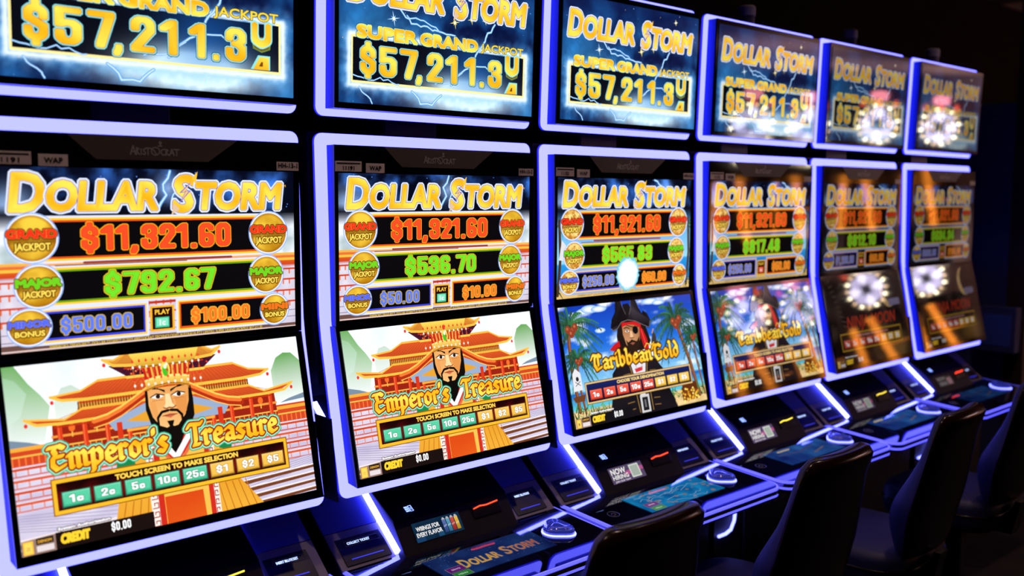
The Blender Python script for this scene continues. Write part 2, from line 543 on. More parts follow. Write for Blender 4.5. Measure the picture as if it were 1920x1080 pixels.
def vgrad(y0, c0, y1, c1):
    return lambda x, y: mix(c0, c1, (y - y0) / (y1 - y0))

def bolt(A, pts, w, seed, col=(205, 235, 255), glow=(90, 160, 235)):
    rnd = random.Random(seed)
    line = []
    for p, q in zip(pts[:-1], pts[1:]):
        n = max(2, int(math.hypot(q[0] - p[0], q[1] - p[1]) / 0.28))
        for i in range(n):
            t = i / n
            line.append((p[0] + (q[0] - p[0]) * t + rnd.uniform(-.09, .09), p[1] + (q[1] - p[1]) * t + rnd.uniform(-.09, .09)))
    line.append(pts[-1])
    A.line(line, w * 2.2, glow)
    A.line(line, w, col)

GOLD = lambda y0, y1: (lambda x, y: mix((250, 172, 18), (255, 226, 84), 0.55 + 0.5 * sin((y - y0) / (y1 - y0) * 5.0 + x * 1.3)))

def storm_title(A, xs, base, cap, big, d=1.0):
    """the two small-capital words with a tall initial each; xs = D, OLLAR, S, TORM spans"""
    out = [(0.225, (220, 230, 255)), (0.135, (96, 78, 190)), (0.105, (255, 206, 70))]
    g = GOLD(base, base + big)
    A.text('D', xs[0][0], xs[0][1], base - 0.05, big, g, 0.085, 0.12, out)
    A.text('OLLAR', xs[1][0], xs[1][1], base, cap, g, 0.075, 0.12, out)
    A.text('S', xs[2][0], xs[2][1], base - 0.10, big * 1.02, g, 0.085, 0.10, out)
    A.text('TORM', xs[3][0], xs[3][1], base, cap, g, 0.075, 0.12, out)
    cx, cy = (xs[2][0] + xs[2][1]) / 2 + 0.12, base + big * 0.48
    A.poly([(cx + .42, cy + .62), (cx - .3, cy - .02), (cx + .02, cy + .02), (cx - .34, cy - .62), (cx + .36, cy + .12), (cx + .05, cy + .1)], (120, 96, 200))
    A.poly([(cx + .30, cy + .46), (cx - .16, cy + .03), (cx + .08, cy + .06), (cx - .2, cy - .42), (cx + .24, cy + .08), (cx + .0, cy + .06)], (255, 205, 90))
    # the hooked tips of the big S
    A.poly([(xs[2][1] + 0.05, base + big * .92), (xs[2][1] + .38, base + big * 1.12), (xs[2][1] + .26, base + big * .74)], (255, 196, 60))
    A.poly([(xs[2][0] + .02, base + .28), (xs[2][0] - .14, base - .34), (xs[2][0] + .34, base - .02)], (220, 190, 160))
    A.text('TM', xs[3][1] + 0.22, xs[3][1] + 0.48, base + cap * 0.88, 0.13, (255, 190, 60))

# ------------------------------------------------------------------ the three kinds of upper art
def art_topper():
    A = Art()
    fx0, fy0, fx1, fy1 = 0.72, 1.10, 15.32, 4.12
    def bg(x, y):
        n = fbm(x, y, 0.35, 3.1)
        c = mix((6, 18, 58), (30, 104, 176), (n - 0.35) * 2.1)
        c = mix(c, (14, 30, 78), max(0, (y - 6.0) / 4))
        f = math.hypot((x - 9.8) / 4.2, (y - 1.0) / 1.1)
        c = mix(c, (224, 248, 255), 1.7 * math.exp(-f * f * 1.1) * (.75 + .5 * fbm(x, y, 1.0, 21.0)))
        f = math.hypot((x - 3.2) / 3.2, (y - 4.6) / 2.0)
        c = mix(c, (58, 150, 214), 0.55 * math.exp(-f * f))
        dx = max(fx0 - x, 0, x - fx1); dy = max(fy0 - y, 0, y - fy1)
        d = math.hypot(dx, dy)
        if d == 0:
            d = min(x - fx0, fx1 - x, y - fy0, fy1 - y)
        wob = 0.5 + fbm(x, y, 2.2, 9.0, 3)
        c = mix(c, (120, 190, 250), 0.85 * math.exp(-(d / (0.42 * wob)) ** 1.4))
        c = mix(c, (240, 250, 255), 1.0 * math.exp(-(d / (0.17 * wob)) ** 2))
        return c
    A.grid(0, 0, 16, 9, 150, 84, bg)
    for i in range(46):
        x, y, r = random.uniform(.2, 15.8), random.uniform(.1, 8.9), random.uniform(.02, .055)
        if 1.0 < x < 15 and 1.3 < y < 4.6:
            continue
        A.disc(x, y, r, r, random.choice(((120, 190, 255), (190, 220, 255), (250, 220, 120))), 6, False)
    for x, y, r, c in ((3.98, 5.32, .5, (190, 225, 255)), (8.86, 5.64, .42, (255, 236, 120)), (10.29, 6.0, .36, (255, 236, 120)), (11.5, 6.07, .3, (255, 236, 120)), (13.0, 8.33, .26, (255, 240, 150)), (6.9, 6.4, .2, (255, 236, 120))):
        A.up()
        for k in range(8):
            a, q = k * pi / 4 + .2, r * (1 if k % 2 == 0 else .5)
            A.poly([(x + .05 * cos(a + 1.57), y + .05 * sin(a + 1.57)), (x + q * cos(a), y + q * sin(a)), (x - .05 * cos(a + 1.57), y - .05 * sin(a + 1.57))], c, False)
        A.disc(x, y, .09, .09, (255, 255, 245), 10)
    def inner(x, y):
        c = (8, 10, 20)
        f = math.hypot((x - 10.0) / 3.2, (y - 1.1) / 1.15)
        c = mix(c, (222, 248, 255), 1.7 * math.exp(-f * f * 1.1))
        f = math.hypot((x - 10.8) / 2.6, (y - 3.0) / 2.0)
        c = mix(c, (24, 96, 190), 0.62 * math.exp(-f * f))
        return c
    A.grid(0.98, 1.36, 15.06, 3.92, 60, 14, inner)
    for a, b in (((.92, 1.30), (15.12, 1.30)), ((15.12, 1.30), (15.12, 4.0)), ((.92, 1.30), (.92, 4.0)), ((.92, 4.0), (1.4, 4.0)), ((14.9, 4.0), (15.12, 4.0))):
        A.line([a, b], 0.15, (255, 236, 158), False)
    bolt(A, [(4.35, 6.06), (4.9, 5.5), (5.4, 5.25), (6.96, 5.01), (8.9, 4.8)], .06, 1)
    bolt(A, [(4.9, 5.55), (6.0, 5.5), (6.6, 5.4), (7.6, 4.9)], .05, 2)
    bolt(A, [(12.4, 5.9), (11.6, 5.0), (10.7, 3.7), (10.2, 3.0), (9.3, 2.3), (8.6, 1.6)], .07, 3)
    bolt(A, [(10.4, 3.1), (11.5, 3.0), (12.4, 2.7)], .05, 4)
    bolt(A, [(5.4, .95), (6.2, .25), (7.0, .3), (7.8, .9)], .08, 5)
    bolt(A, [(1.4, .95), (2.3, .25), (2.4, .05)], .05, 6)
    bolt(A, [(1.0, 1.75), (2.2, 1.45), (3.0, 1.6), (4.4, 1.35)], .04, 7)
    bolt(A, [(9.6, 2.4), (8.4, 1.75), (7.3, 1.6)], .05, 8)
    storm_title(A, ((0.62, 1.95), (2.15, 7.85), (8.85, 9.75), (9.95, 15.0)), 6.12, 1.42, 1.82)
    o2 = [(0.15, (24, 60, 90)), (0.115, (150, 225, 225))]
    A.text('SUPER', 1.30, 5.75, 3.98, .66, GOLD(3.9, 4.7), .085, 0, o2)
    A.text('GRAND', 6.10, 10.8, 3.98, .66, GOLD(3.9, 4.7), .085, 0, o2)
    A.text('JACKPOT', 11.15, 15.0, 4.08, .46, (255, 214, 60), .014, 0, [(0.05, (60, 70, 60))])
    col = GOLD(1.6, 3.6)
    oo = [(0.11, (16, 44, 70)), (0.075, (140, 224, 224)), (0.025, (190, 96, 10))]
    for t, x0, x1 in (('$', 1.45, 2.70), ('5', 2.85, 4.25), ('7', 4.5, 5.75), (',', 5.75, 6.3), ('2', 6.55, 7.9), ('1', 8.15, 9.2), ('1', 9.75, 10.75), ('.', 11.0, 11.5), ('3', 11.75, 13.05)):
        A.nums(t, x0, x1, 1.72, 1.82, col, oo)
    # the last reel digit caught between two values
    dim = lambda x, y: mix((150, 110, 10), (90, 70, 10), (3.2 - y))
    A.poly([(13.35, 3.2), (14.6, 3.2), (14.5, 2.55), (13.98, 2.35), (13.45, 2.55)], (110, 130, 60))
    A.poly([(13.45, 3.2), (14.5, 3.2), (14.4, 2.6), (13.98, 2.45), (13.55, 2.6)], dim)
    A.line([(13.55, 3.82), (13.55, 3.2)] + arc(13.97, 3.2, .42, .36, 180, 360) + [(14.39, 3.82)], .58, (140, 224, 224))
    A.line([(13.55, 3.8), (13.55, 3.2)] + arc(13.97, 3.2, .42, .36, 180, 360) + [(14.39, 3.8)], .42, col)
    A.poly([(13.75, 2.2), (14.5, 2.2), (14.5, 1.42), (13.3, 1.42)], (140, 224, 224))
    A.poly([(13.85, 2.12), (14.42, 2.12), (14.42, 1.42), (13.45, 1.42)], col)
    A.poly([(13.95, 1.85), (14.05, 1.85), (14.05, 1.6), (13.8, 1.6)], (120, 70, 10))
    return A

def coin(A, cx, cy, rx, ry, word, wcol, sub, speck, seed):
    A.disc(cx, cy, rx + .13, ry + .13, (150, 180, 245), 36)
    A.disc(cx, cy, rx + .07, ry + .07, (235, 240, 255), 36)
    def fn(t, a, x, y):
        n = fbm(x, y, 2.6 if speck else .9, seed, 3)
        hi, lo = ((255, 222, 136), (196, 130, 44)) if speck else ((246, 204, 66), (176, 118, 12))
        c = mix(lo, hi, (n - .5) * (3.2 if speck else 1.2) + .55 + .3 * (y - cy) / ry)
        if abs(y - cy) < ry * .2:
            c = mix(c, (90, 50, 6), .45)
        return mix(c, (150, 86, 8), max(0, t - .86) * 5)
    A.polar(cx, cy, rx, ry, fn, 9 if speck else 7, 36)
    if speck:
        rnd = random.Random(seed)
        A.up()
        for i in range(60):
            a, t = rnd.uniform(0, 2 * pi), rnd.uniform(.1, .93) ** .5
            x, y = cx + rx * t * cos(a), cy + ry * t * sin(a)
            A.disc(x, y, .06, .05, rnd.choice(((255, 232, 160), (255, 212, 110), (160, 96, 24), (214, 150, 50))), 6, False)
    w = rx * 1.0
    A.text(word, cx - w, cx + w, cy + .02, ry * .34, wcol, .045, 0, [(.10, (80, 40, 10)), (.05, (255, 214, 80))] if not speck else [(.09, (60, 30, 10))])
    A.text(sub, cx - w * .72, cx + w * .74, cy - ry * .52, ry * .30, (255, 220, 90), .016, 0, [(.07, (96, 56, 8))])

def art_upper(theme, amounts, seed, flash=False):
    A = Art()
    def bg(x, y):
        if y > 6.6:
            n = fbm(x, y, .45, seed)
            c = mix((4, 8, 26), (60, 126, 236), (n - .46) * 2.6)
            d = min(math.hypot((x - .6) / 1.2, (y - 7.1) / 1.0), math.hypot((x - (8.5 if theme == 'palace' else 12.6)) / .9, (y - 8.0) / .9) + .25)
            c = mix(c, (170, 205, 255), .8 * math.exp(-d * d))
            return mix((10, 10, 16), c, (y - 6.6) / .5)
        if theme == 'palace':
            if y > 4.3:
                m = fbm(x, y, .5, 2.0)
                c = mix((236, 242, 250), (120, 150, 150), (m - .5) * 1.6 + (.25 if (x < 1.2 or x > 15.2) and y < 5.2 else 0))
                return mix(c, (20, 24, 40), max(0, (y - 5.9) / .8))
            if y > 3.6:
                return mix((200, 60, 24), (236, 132, 50), (y - 3.6) / .7)
            return mix((196, 186, 206), (226, 220, 232), fbm(x, y, 1.2, 5.0))
        if theme == 'island':
            c = mix((150, 216, 240), (86, 160, 226), (y - 2.6) / 3.5) if y > 2.5 else mix((16, 96, 190), (40, 150, 220), y / 2.5)
            c = mix(c, (10, 14, 30), max(0, (y - 5.3) / 1.3))
            if y < 1.0:
                c = mix((222, 186, 116), c, max(0, (y - .5) / .5))
            return c
        n = fbm(x, y, .6, seed + 4)
        return mix((14, 16, 26), (64, 70, 96), (n - .35) * 1.4)
    A.grid(0, 0, 16, 9, 96, 54, bg)
    A.up()
    for i in range(26):
        A.disc(random.uniform(.1, 15.9), random.uniform(6.9, 8.95), .035, .035, (90, 140, 240), 6, False)
    if theme == 'palace':
        A.rect(0, 3.9, 16, 4.05, (250, 190, 70)); A.rect(0, 4.22, 16, 4.34, (250, 180, 60), False)
        for r in (3.35, 2.75, 2.1, 1.45):
            A.rect(0, r, 16, r + .10, (206, 66, 36))
            A.up()
            for k in range(41):
                A.rect(k * .4, r - .24, k * .4 + .09, r, (224, 110, 70), False)
        for r in (.98, .6):
            A.line([(0, r - .1), (16, r)], .04, (120, 110, 140))
        A.poly([(0, 0), (16, 0), (16, .22), (0, .36)], (104, 74, 66)); A.line([(0, .06), (16, .02)], .08, (222, 196, 190))
    elif theme == 'island':
        rnd = random.Random(5)
        for sx in (0.1, 15.6):
            A.line([(sx, 0.3), (sx + .25, 3), (sx + .1, 5.8)], .3, (76, 50, 34))
            for k in range(26):
                a = rnd.uniform(0, 2 * pi)
                l = rnd.uniform(.7, 1.7)
                bx, by = sx + rnd.uniform(-.3, .3), rnd.choice((5.6, 5.2, .7, .9))
                A.poly([(bx, by), (bx + l * .5 * cos(a), by + l * .5 * sin(a) + .12), (bx + l * cos(a), by + l * sin(a) - .2), (bx + l * .5 * cos(a), by + l * .5 * sin(a) - .05)], rnd.choice(((20, 60, 40), (34, 96, 50), (70, 130, 70))), False)
        A.disc(3.6, 6.75, .5, .4, (150, 170, 190))
        A.poly([(.2, 2.9), (.9, 2.8), (1.0, 3.9), (.5, 4.4)], (220, 220, 224))
    else:
        A.disc(14.9, 5.0, .9, .8, (96, 90, 84))
    bolt(A, [(8.6, 8.9), (8.2, 8.2), (8.35, 7.6), (7.9, 6.9)] if theme == 'palace' else [(11.2, 8.9), (12.4, 8.4), (13.1, 8.1)], .08, seed)
    bolt(A, [(9.1, 8.3), (8.7, 7.4), (8.9, 6.7)], .05, seed + 1)
    storm_title(A, ((.62, 2.05), (2.3, 7.8), (8.75, 9.75), (9.95, 15.0)), 6.92, 1.36, 1.78)
    def bar(x0, y0, x1, y1, c0, c1, pale=(216, 224, 255)):
        A.rect(x0 - .1, y0 - .34, x1 + .1, y1 + .34, pale)
        A.rect(x0 - .05, y0 - .24, x1 + .05, y1 + .24, c1, False if False else True)
        A.rect(x0 - .02, y0 - .13, x1 + .02, y1 + .13, c0)
        A.rect(x0, y0 - .03, x1, y1 + .03, (9, 8, 10))
    y_, o_ = (255, 204, 60), (240, 130, 30)
    if theme != 'palace':
        pale = (140, 170, 226)
    else:
        pale = (222, 226, 250)
    bar(1.6, 4.62, 14.4, 6.28, (226, 84, 26), y_, pale)
    bar(1.8, 2.44, 14.2, 3.82, (110, 160, 20), y_, pale)
    A.line([(4, 4.26), (12, 4.24)], .12, (150, 60, 40)); A.line([(2.6, 4.16), (9.4, 4.14)], .05, (110, 80, 60), False)
    if theme == 'palace':
        A.poly([(6.6, 2.05), (9.4, 2.08), (9.0, 1.94), (6.9, 1.92)], (190, 50, 24))
    def smallbar(x0, x1, edge):
        A.rect(x0 - .28, .24, x1 + .28, 2.1, pale)
        A.rect(x0 - .17, .36, x1 + .17, 1.98, y_)
        A.rect(x0 - .09, .46, x1 + .09, 1.90, edge)
        A.rect(x0, .58, x1, 1.80, (9, 8, 12))
    smallbar(1.4, 6.95, (60, 70, 220)); smallbar(9.0, 14.3, (226, 84, 26))
    sp = theme != 'palace'
    coin(A, 1.57, 5.54, 1.14, 1.12, 'GRAND', (236, 52, 26), 'JACKPOT', sp, 1.0)
    coin(A, 14.33, 5.51, 1.12, 1.12, 'GRAND', (236, 52, 26), 'JACKPOT', sp, 2.0)
    coin(A, 1.80, 3.17, 1.04, 1.0, 'MAJOR', (104, 206, 30), 'JACKPOT', sp, 3.0)
    coin(A, 14.14, 3.15, 1.0, 1.0, 'MAJOR', (104, 206, 30), 'JACKPOT', sp, 4.0)
    coin(A, 1.30, 1.19, .94, .84, 'MINOR', (84, 104, 232), 'BONUS', sp, 5.0)
    coin(A, 14.63, 1.10, .82, .82, 'MINI', (240, 110, 24), 'BONUS', sp, 6.0)
    a1, a2, a3, a4 = amounts
    A.nums(a1, 3.85, 12.0, 4.84, 1.3, (255, 76, 36), [(.06, (250, 170, 30)), (.02, (190, 30, 10))])
    w = .94 * len(a2) * .46
    A.nums(a2, 7.95 - w, 7.95 + w, 2.52, 1.18, (112, 220, 40), [(.06, (236, 196, 40)), (.02, (60, 130, 10))])
    w = min(1.85, .26 * len(a3))
    A.nums(a3, 4.55 - w, 4.55 + w, .76, .8, (92, 122, 240), [(.045, (190, 160, 80))])
    w = min(1.75, .26 * len(a4))
    A.nums(a4, 11.3 - w, 11.3 + w, .72, .8, (246, 120, 36), [(.045, (236, 170, 50))])
    A.rect(7.28, .44, 8.62, 1.80, (246, 176, 40)); A.rect(7.40, .55, 8.5, 1.7, (40, 8, 8))
    A.text('PLAY', 7.55, 8.35, 1.34, .24, (250, 196, 60), .012)
    A.rect(7.55, .62, 8.32, 1.18, (60, 190, 140) if theme == 'palace' else (226, 60, 36)); A.rect(7.62, .70, 8.26, 1.12, (130, 226, 190) if theme == 'palace' else (240, 110, 80))
    A.text('1c', 7.8, 8.1, .76, .28, (250, 255, 250), .012)
    first = {'palace': "EMPEROR'S TREASURE", 'island': 'CARIBBEAN GOLD', 'night': 'NINJA MOON'}[theme]
    A.text(first + "™, DOLLAR STORM™ © 2019 ARISTOCRAT TECHNOLOGIES AUSTRALIA PTY LIMITED. SUPER GRAND JACKPOT $57,211.30", 2.2, 13.8, .07, .15, (236, 204, 60) if theme == 'palace' else (110, 90, 20))
    if flash:
        rnd = random.Random(3)
        A.up()
        for k in range(34):
            a, l = rnd.uniform(0, 2 * pi), rnd.uniform(1.0, 1.75)
            A.poly([(8.0 + .9 * cos(a + .1), 1.55 + .9 * sin(a + .1)), (8.0 + l * cos(a), 1.55 + l * sin(a)), (8.0 + .9 * cos(a - .1), 1.55 + .9 * sin(a - .1))], (96, 178, 220), False)
        for r, c in ((1.38, (120, 200, 226)), (1.25, (190, 230, 240)), (1.1, (255, 255, 252))):
            A.poly([(8.0 + r * cos(i * pi / 20) * rnd.uniform(.9, 1.06), 1.52 + r * .98 * sin(i * pi / 20) * rnd.uniform(.9, 1.06)) for i in range(40)], c)
    return A

# ------------------------------------------------------------------ lower art
def credit_line(A, dark=(26, 16, 14)):
    A.poly([(0, 0), (1.55, 0), (1.55, .78), (0, .70)], (150, 120, 110))
    A.rect(.06, .04, .52, .66, (250, 190, 50)); A.rect(.12, .1, .46, .6, (255, 214, 96)); A.rect(.2, .2, .38, .4, (120, 90, 60), False)
    A.rect(.66, .42, 1.45, .72, (40, 30, 24)); A.text('DENOM', .74, 1.36, .5, .12, (230, 170, 60), .006)
    A.rect(.66, .08, 1.45, .36, (226, 214, 216))
    A.rect(1.55, -.1, 6.4, .80, dark)
    A.text('CREDIT', 1.80, 3.12, .24, .40, (255, 206, 50), .045, .05)
    A.nums('$0.00', 4.2, 5.2, .26, .44, (255, 255, 255))
    A.text('System Authorization', 1.7, 4.2, .88, .12, (250, 250, 255), .012, 0, [(.05, (90, 70, 70))])

def buttons(A, y0, y1, x0, pitch, w, low, high, labels=('1c', '2c', '5c', '10c', '25c', '$1', '$2', '$5')):
    for k, t in enumerate(labels):
        c = low if k < 5 else high
        x = x0 + k * pitch
        A.rect(x - .05, y0 - .06, x + w + .05, y1 + .04, mix(c, (0, 0, 0), .55))
        A.rect(x, y0, x + w, y1, vgrad(y0, mix(c, (0, 0, 0), .12), y1, mix(c, (255, 255, 255), .28)))
        A.rect(x + .08, y0 + .1, x + w - .08, y1 - .08, mix(c, (255, 255, 255), .12))
        tw = .165 * len(t) + .03
        A.nums(t, x + w / 2 - tw, x + w / 2 + tw, y0 + .15, y1 - y0 - .30, (255, 255, 255), [(.03, mix(c, (60, 60, 60), .4))])

def art_palace():
    A = Art()
    def bg(x, y):
        if y > 4.6:
            n = fbm(x, y, .4, 7)
            return mix((226, 236, 246), (252, 253, 255), n * 1.2)
        n = fbm(x * .5, y * 2, 1.0, 3)
        return mix((186, 176, 208), (226, 220, 236), n)
    A.grid(0, 0, 16, 9, 64, 36, bg)
    G = lambda x, y: mix((236, 242, 240), (96, 160, 84), (y - 5.2) / 3.6)
    A.poly([(0, 9), (.55, 9), (.8, 8.6), (1.1, 8.1), (1.6, 7.5), (2.0, 6.9), (1.6, 5.2), (0, 5.2)], lambda x, y: mix((230, 238, 234), (110, 170, 96), (y - 5.5) / 3.2))
    A.poly([(0, 8.5), (.5, 8.3), (1.0, 7.6), (.6, 6.5), (0, 6.2)], lambda x, y: mix((214, 230, 220), (150, 196, 150), (y - 6) / 2.6))
    A.poly([(2.2, 7.0), (2.6, 7.7), (3.1, 7.8), (3.8, 7.3), (4.3, 6.6), (4.2, 5.6), (2.2, 5.6)], lambda x, y: mix((240, 244, 242), (196, 216, 200), (y - 6) / 1.8))
    A.poly([(14.1, 7.2), (14.5, 7.9), (15.0, 8.15), (15.5, 8.1), (16, 7.6), (16, 5.4), (14.1, 5.4)], lambda x, y: mix((238, 244, 240), (104, 164, 90), (y - 6.3) / 1.7))
    A.poly([(0, 5.0), (0, 5.5), (.8, 5.3), (1.4, 5.1)], (120, 140, 160)); A.poly([(16, 5.4), (16, 5.7), (15, 5.5), (14.4, 5.3)], (120, 140, 160), False)
    # far walls and their rows of railings
    A.poly([(0, 4.2), (0, 5.05), (3, 5.1), (13, 5.2), (16, 5.2), (16, 4.2)], (206, 70, 34))
    A.rect(0, 4.92, 16, 5.1, (250, 170, 60)); A.rect(0, 4.62, 16, 4.7, (250, 190, 80), False)
    A.up()
    for k in range(54):
        A.rect(k * .3, 4.22, k * .3 + .07, 4.6, (244, 120, 60), False)
    for r, c in ((4.0, (204, 72, 44)), (3.45, (214, 90, 60)), (2.9, (204, 72, 44)), (2.35, (214, 90, 60))):
        A.rect(0, r - .02, 16, r + .16, (244, 238, 244))
        A.rect(0, r, 16, r + .13, c); A.rect(0, r - .3, 16, r - .24, c, False)
        for k in range(29):
            A.rect(k * .56 + .1, r - .3, k * .56 + .16, r, mix(c, (240, 200, 190), .4), False)
    A.up()
    for k in range(7):
        a = .3 + k * .42
        A.line([(16, 2.1 - k * .1), (10 - k, 1.9 - a * .8)], .035, (160, 150, 184), False)
        A.line([(0, 1.9 - k * .12), (5 + k * .4, 1.6 - a * .6)], .035, (160, 150, 184), False)
    for k in range(4):
        y = 1.35 - k * .42
        A.poly([(10.6, y - .26), (16, y - .02), (16, y + .16), (10.6, y - .02)], (116, 62, 34)); A.poly([(10.6, y - .06), (16, y + .12), (16, y + .2), (10.6, y + .02)], (250, 240, 240), False)
    A.poly([(0, .55), (5.5, .75), (5.5, 0), (0, 0)], (120, 74, 52)); A.line([(0, .72), (5.5, .9)], .12, (240, 226, 226)); A.line([(0, .3), (5.5, .5)], .08, (236, 216, 210), False)
    # main hall
    A.poly([(1.9, 4.3), (14.2, 4.3), (14.1, 6.1), (2.0, 6.1)], (150, 34, 18))
    A.rect(1.9, 4.35, 14.2, 4.6, (214, 84, 40)); A.rect(1.9, 5.3, 14.2, 5.42, (240, 150, 60), False); A.rect(1.9, 4.85, 14.2, 4.92, (250, 190, 80), False)
    A.up()
    for k in range(44):
        A.rect(2.0 + k * .28, 4.6, 2.05 + k * .28, 4.86, (250, 150, 70), False)
    for x in (2.2, 3.4, 4.5, 5.6, 10.2, 11.3, 12.5, 13.7):
        A.rect(x, 4.35, x + .24, 6.0, (220, 62, 28)); A.rect(x + .04, 4.35, x + .1, 6.0, (250, 120, 70), False)
    for x, y in ((2.9, 5.7), (4.1, 5.75), (5.2, 5.6), (10.9, 5.7), (12.0, 5.75), (13.2, 5.6)):
        A.disc(x, y, .16, .2, (240, 110, 40), 12); A.rect(x - .03, y - .45, x + .03, y - .2, (250, 190, 80), False)
    A.poly([(3.2, 6.3), (12.7, 6.3), (12.5, 7.05), (3.4, 7.05)], (214, 150, 60))
    A.up()
    for k in range(66):
        A.rect(3.3 + k * .142, 6.42, 3.36 + k * .142, 6.92, (96, 30, 12), False)
    def roof(tl, tr, l2, r2, el, er, ye, c=(226, 92, 40)):
        A.poly([tl, (l2[0] - .9, l2[1] - .45), l2, r2, (r2[0] + .9, r2[1] - .45), tr, (er, ye), (el, ye)], vgrad(ye, mix(c, (120, 30, 10), .3), l2[1], c))
        A.up()
        n = 40
        for k in range(n):
            t = (k + .5) / n
            A.line([(el + (er - el) * t, ye + .05), (l2[0] + (r2[0] - l2[0]) * t, l2[1])], .025, mix(c, (150, 40, 16), .6), False, 4)
        A.line([tl, (tl[0] + .5, ye + .06), (el + .8, ye - .02), (er - .8, ye - .02), (tr[0] - .5, ye + .06), tr], .15, (252, 192, 70))
        A.line([(el + .5, ye - .17), (er - .5, ye - .17)], .07, (190, 50, 20))
        A.line([l2, r2], .13, (252, 182, 66))
        A.line([tl, (l2[0] - .9, l2[1] - .42), l2], .10, (250, 186, 70), False); A.line([tr, (r2[0] + .9, r2[1] - .42), r2], .10, (250, 186, 70), False)
        A.disc(tl[0] + .05, tl[1] - .28, .09, .11, (226, 50, 40), 8); A.disc(tr[0] - .05, tr[1] - .28, .09, .11, (226, 50, 40), 8, False)
    roof((.75, 6.35), (15.3, 6.4), (3.5, 6.55), (12.6, 6.55), 1.6, 14.4, 5.98)
    roof((2.05, 7.3), (13.9, 7.32), (4.4, 7.85), (11.8, 7.9), 2.9, 13.0, 7.02)
    A.poly([(5.0, 8.5), (10.9, 8.5), (10.0, 7.8), (6.0, 7.8)], (72, 20, 40))
    rnd = random.Random(4)
    A.up()
    for k in range(60):
        A.disc(rnd.uniform(5.6, 10.4), rnd.uniform(7.95, 8.45), .06, .06, rnd.choice(((226, 60, 40), (40, 20, 50), (236, 120, 60))), 6, False)
    A.line([(5.9, 7.82), (10.1, 7.82)], .14, (252, 200, 80))
    roof((4.75, 8.85), (11.15, 8.9), (6.2, 9.2), (9.8, 9.2), 5.3, 10.6, 8.45, (240, 170, 60))
    for sg in (-1, 1):
        cx = 7.98
        pts = [(cx + sg * 1.1, 6.95), (cx + sg * 1.9, 6.5), (cx + sg * 2.6, 6.12), (cx + sg * 3.3, 5.85), (cx + sg * 4.0, 5.72)]
        A.poly([(cx + sg * 1.0, 6.5), (cx + sg * 3.3, 5.65), (cx + sg * 3.0, 5.2), (cx + sg * 1.0, 5.2)], (150, 170, 200)); A.poly([(cx + sg * 1.2, 6.0), (cx + sg * 2.4, 5.6), (cx + sg * 1.2, 5.4)], (226, 160, 50))
        A.line(pts, .5, (176, 46, 20)); A.line([(x, y + .12) for x, y in pts], .24, (240, 120, 50)); A.line([(x, y + .24) for x, y in pts], .10, (253, 206, 90)); A.line([(x, y - .22) for x, y in pts], .06, (252, 190, 80))
        A.rect(cx + sg * 2.75 - .14, 4.3, cx + sg * 2.75 + .14, 5.6, (214, 56, 26))
        A.rect(cx + sg * 1.7 - .7, 5.05, cx + sg * 1.7 + .7, 5.18, (250, 170, 60))
    # robed figure
    A.poly([(4.35, 0), (4.75, 1.7), (5.3, 3.6), (6.5, 4.45), (9.4, 4.5), (10.6, 3.7), (11.3, 1.7), (12.6, 0)], lambda x, y: mix((222, 140, 26), (250, 206, 90), fbm(x * 1.5, y * .5, 1.0, 1.0)))
    A.up()
    for k in range(18):
        x = 4.7 + k * .44
        if 6.3 < x < 9.9:
            continue
        A.line([(x, 0), (x + (8 - x) * .12, 1.5)], .05, (190, 106, 20), False)
    A.poly([(4.8, 3.2), (4.9, 3.75), (5.7, 3.95), (5.8, 3.3)], (30, 130, 70)); A.poly([(10.4, 3.4), (10.5, 4.05), (11.2, 3.8), (11.1, 3.2)], (30, 130, 70), False)
    A.poly([(6.3, 0), (6.6, 4.3), (9.6, 4.3), (9.9, 0)], (244, 190, 80))
    A.poly([(7.1, 0), (7.1, 1.4), (9.2, 1.4), (9.25, 0)], lambda x, y: mix((206, 50, 14), (246, 140, 40), (fbm(x, y, 2.2, 2.0) - .3) * 1.5))
    for x in (6.35, 9.55):
        A.poly([(x, 0), (x, 4.2), (x + .55, 4.2), (x + .55, 0)], (250, 236, 226)); A.rect(x + .40 if x < 8 else x - .02, 0, x + .72 if x < 8 else x + .26, 4.0, (206, 44, 30))
        for k in range(9):
            y = k * .46
            A.line([(x + .06, y), (x + .36, y), (x + .36, y + .26), (x + .16, y + .26), (x + .16, y + .14)] if x < 8 else [(x + .5, y), (x + .3, y), (x + .3, y + .26), (x + .45, y + .26), (x + .45, y + .14)], .055, (160, 36, 24), False)
    A.poly([(6.9, 4.9), (6.6, 4.4), (7.95, 3.0), (9.3, 4.4), (9.1, 5.0)], (206, 50, 36)); A.line([(6.8, 4.75), (8.0, 3.35), (9.15, 4.85)], .3, (250, 246, 250)); A.line([(6.55, 4.5), (8.0, 2.85), (9.4, 4.55)], .16, (226, 110, 70))
    # head
    A.poly([(6.72, 7.0), (6.66, 6.0), (6.85, 5.2), (7.3, 4.55), (7.8, 4.2), (8.3, 4.25), (8.95, 4.85), (9.25, 5.4), (9.28, 6.3), (9.22, 7.0)], (18, 14, 12))
    A.poly([(6.86, 7.05), (6.84, 6.2), (6.98, 5.6), (7.3, 5.1), (7.75, 4.9), (8.3, 5.0), (8.75, 5.5), (9.02, 6.2), (9.1, 7.05)], lambda x, y: mix((226, 150, 76), (250, 204, 140), 1.0 - abs(x - 7.75) / 1.5))
    A.poly([(8.25, 6.5), (8.95, 6.5), (8.85, 5.7), (8.5, 5.25), (8.35, 5.8)], (224, 146, 74)); A.poly([(6.92, 6.4), (7.2, 6.4), (7.3, 5.8), (7.2, 5.3), (6.98, 5.7)], (232, 160, 88), False)
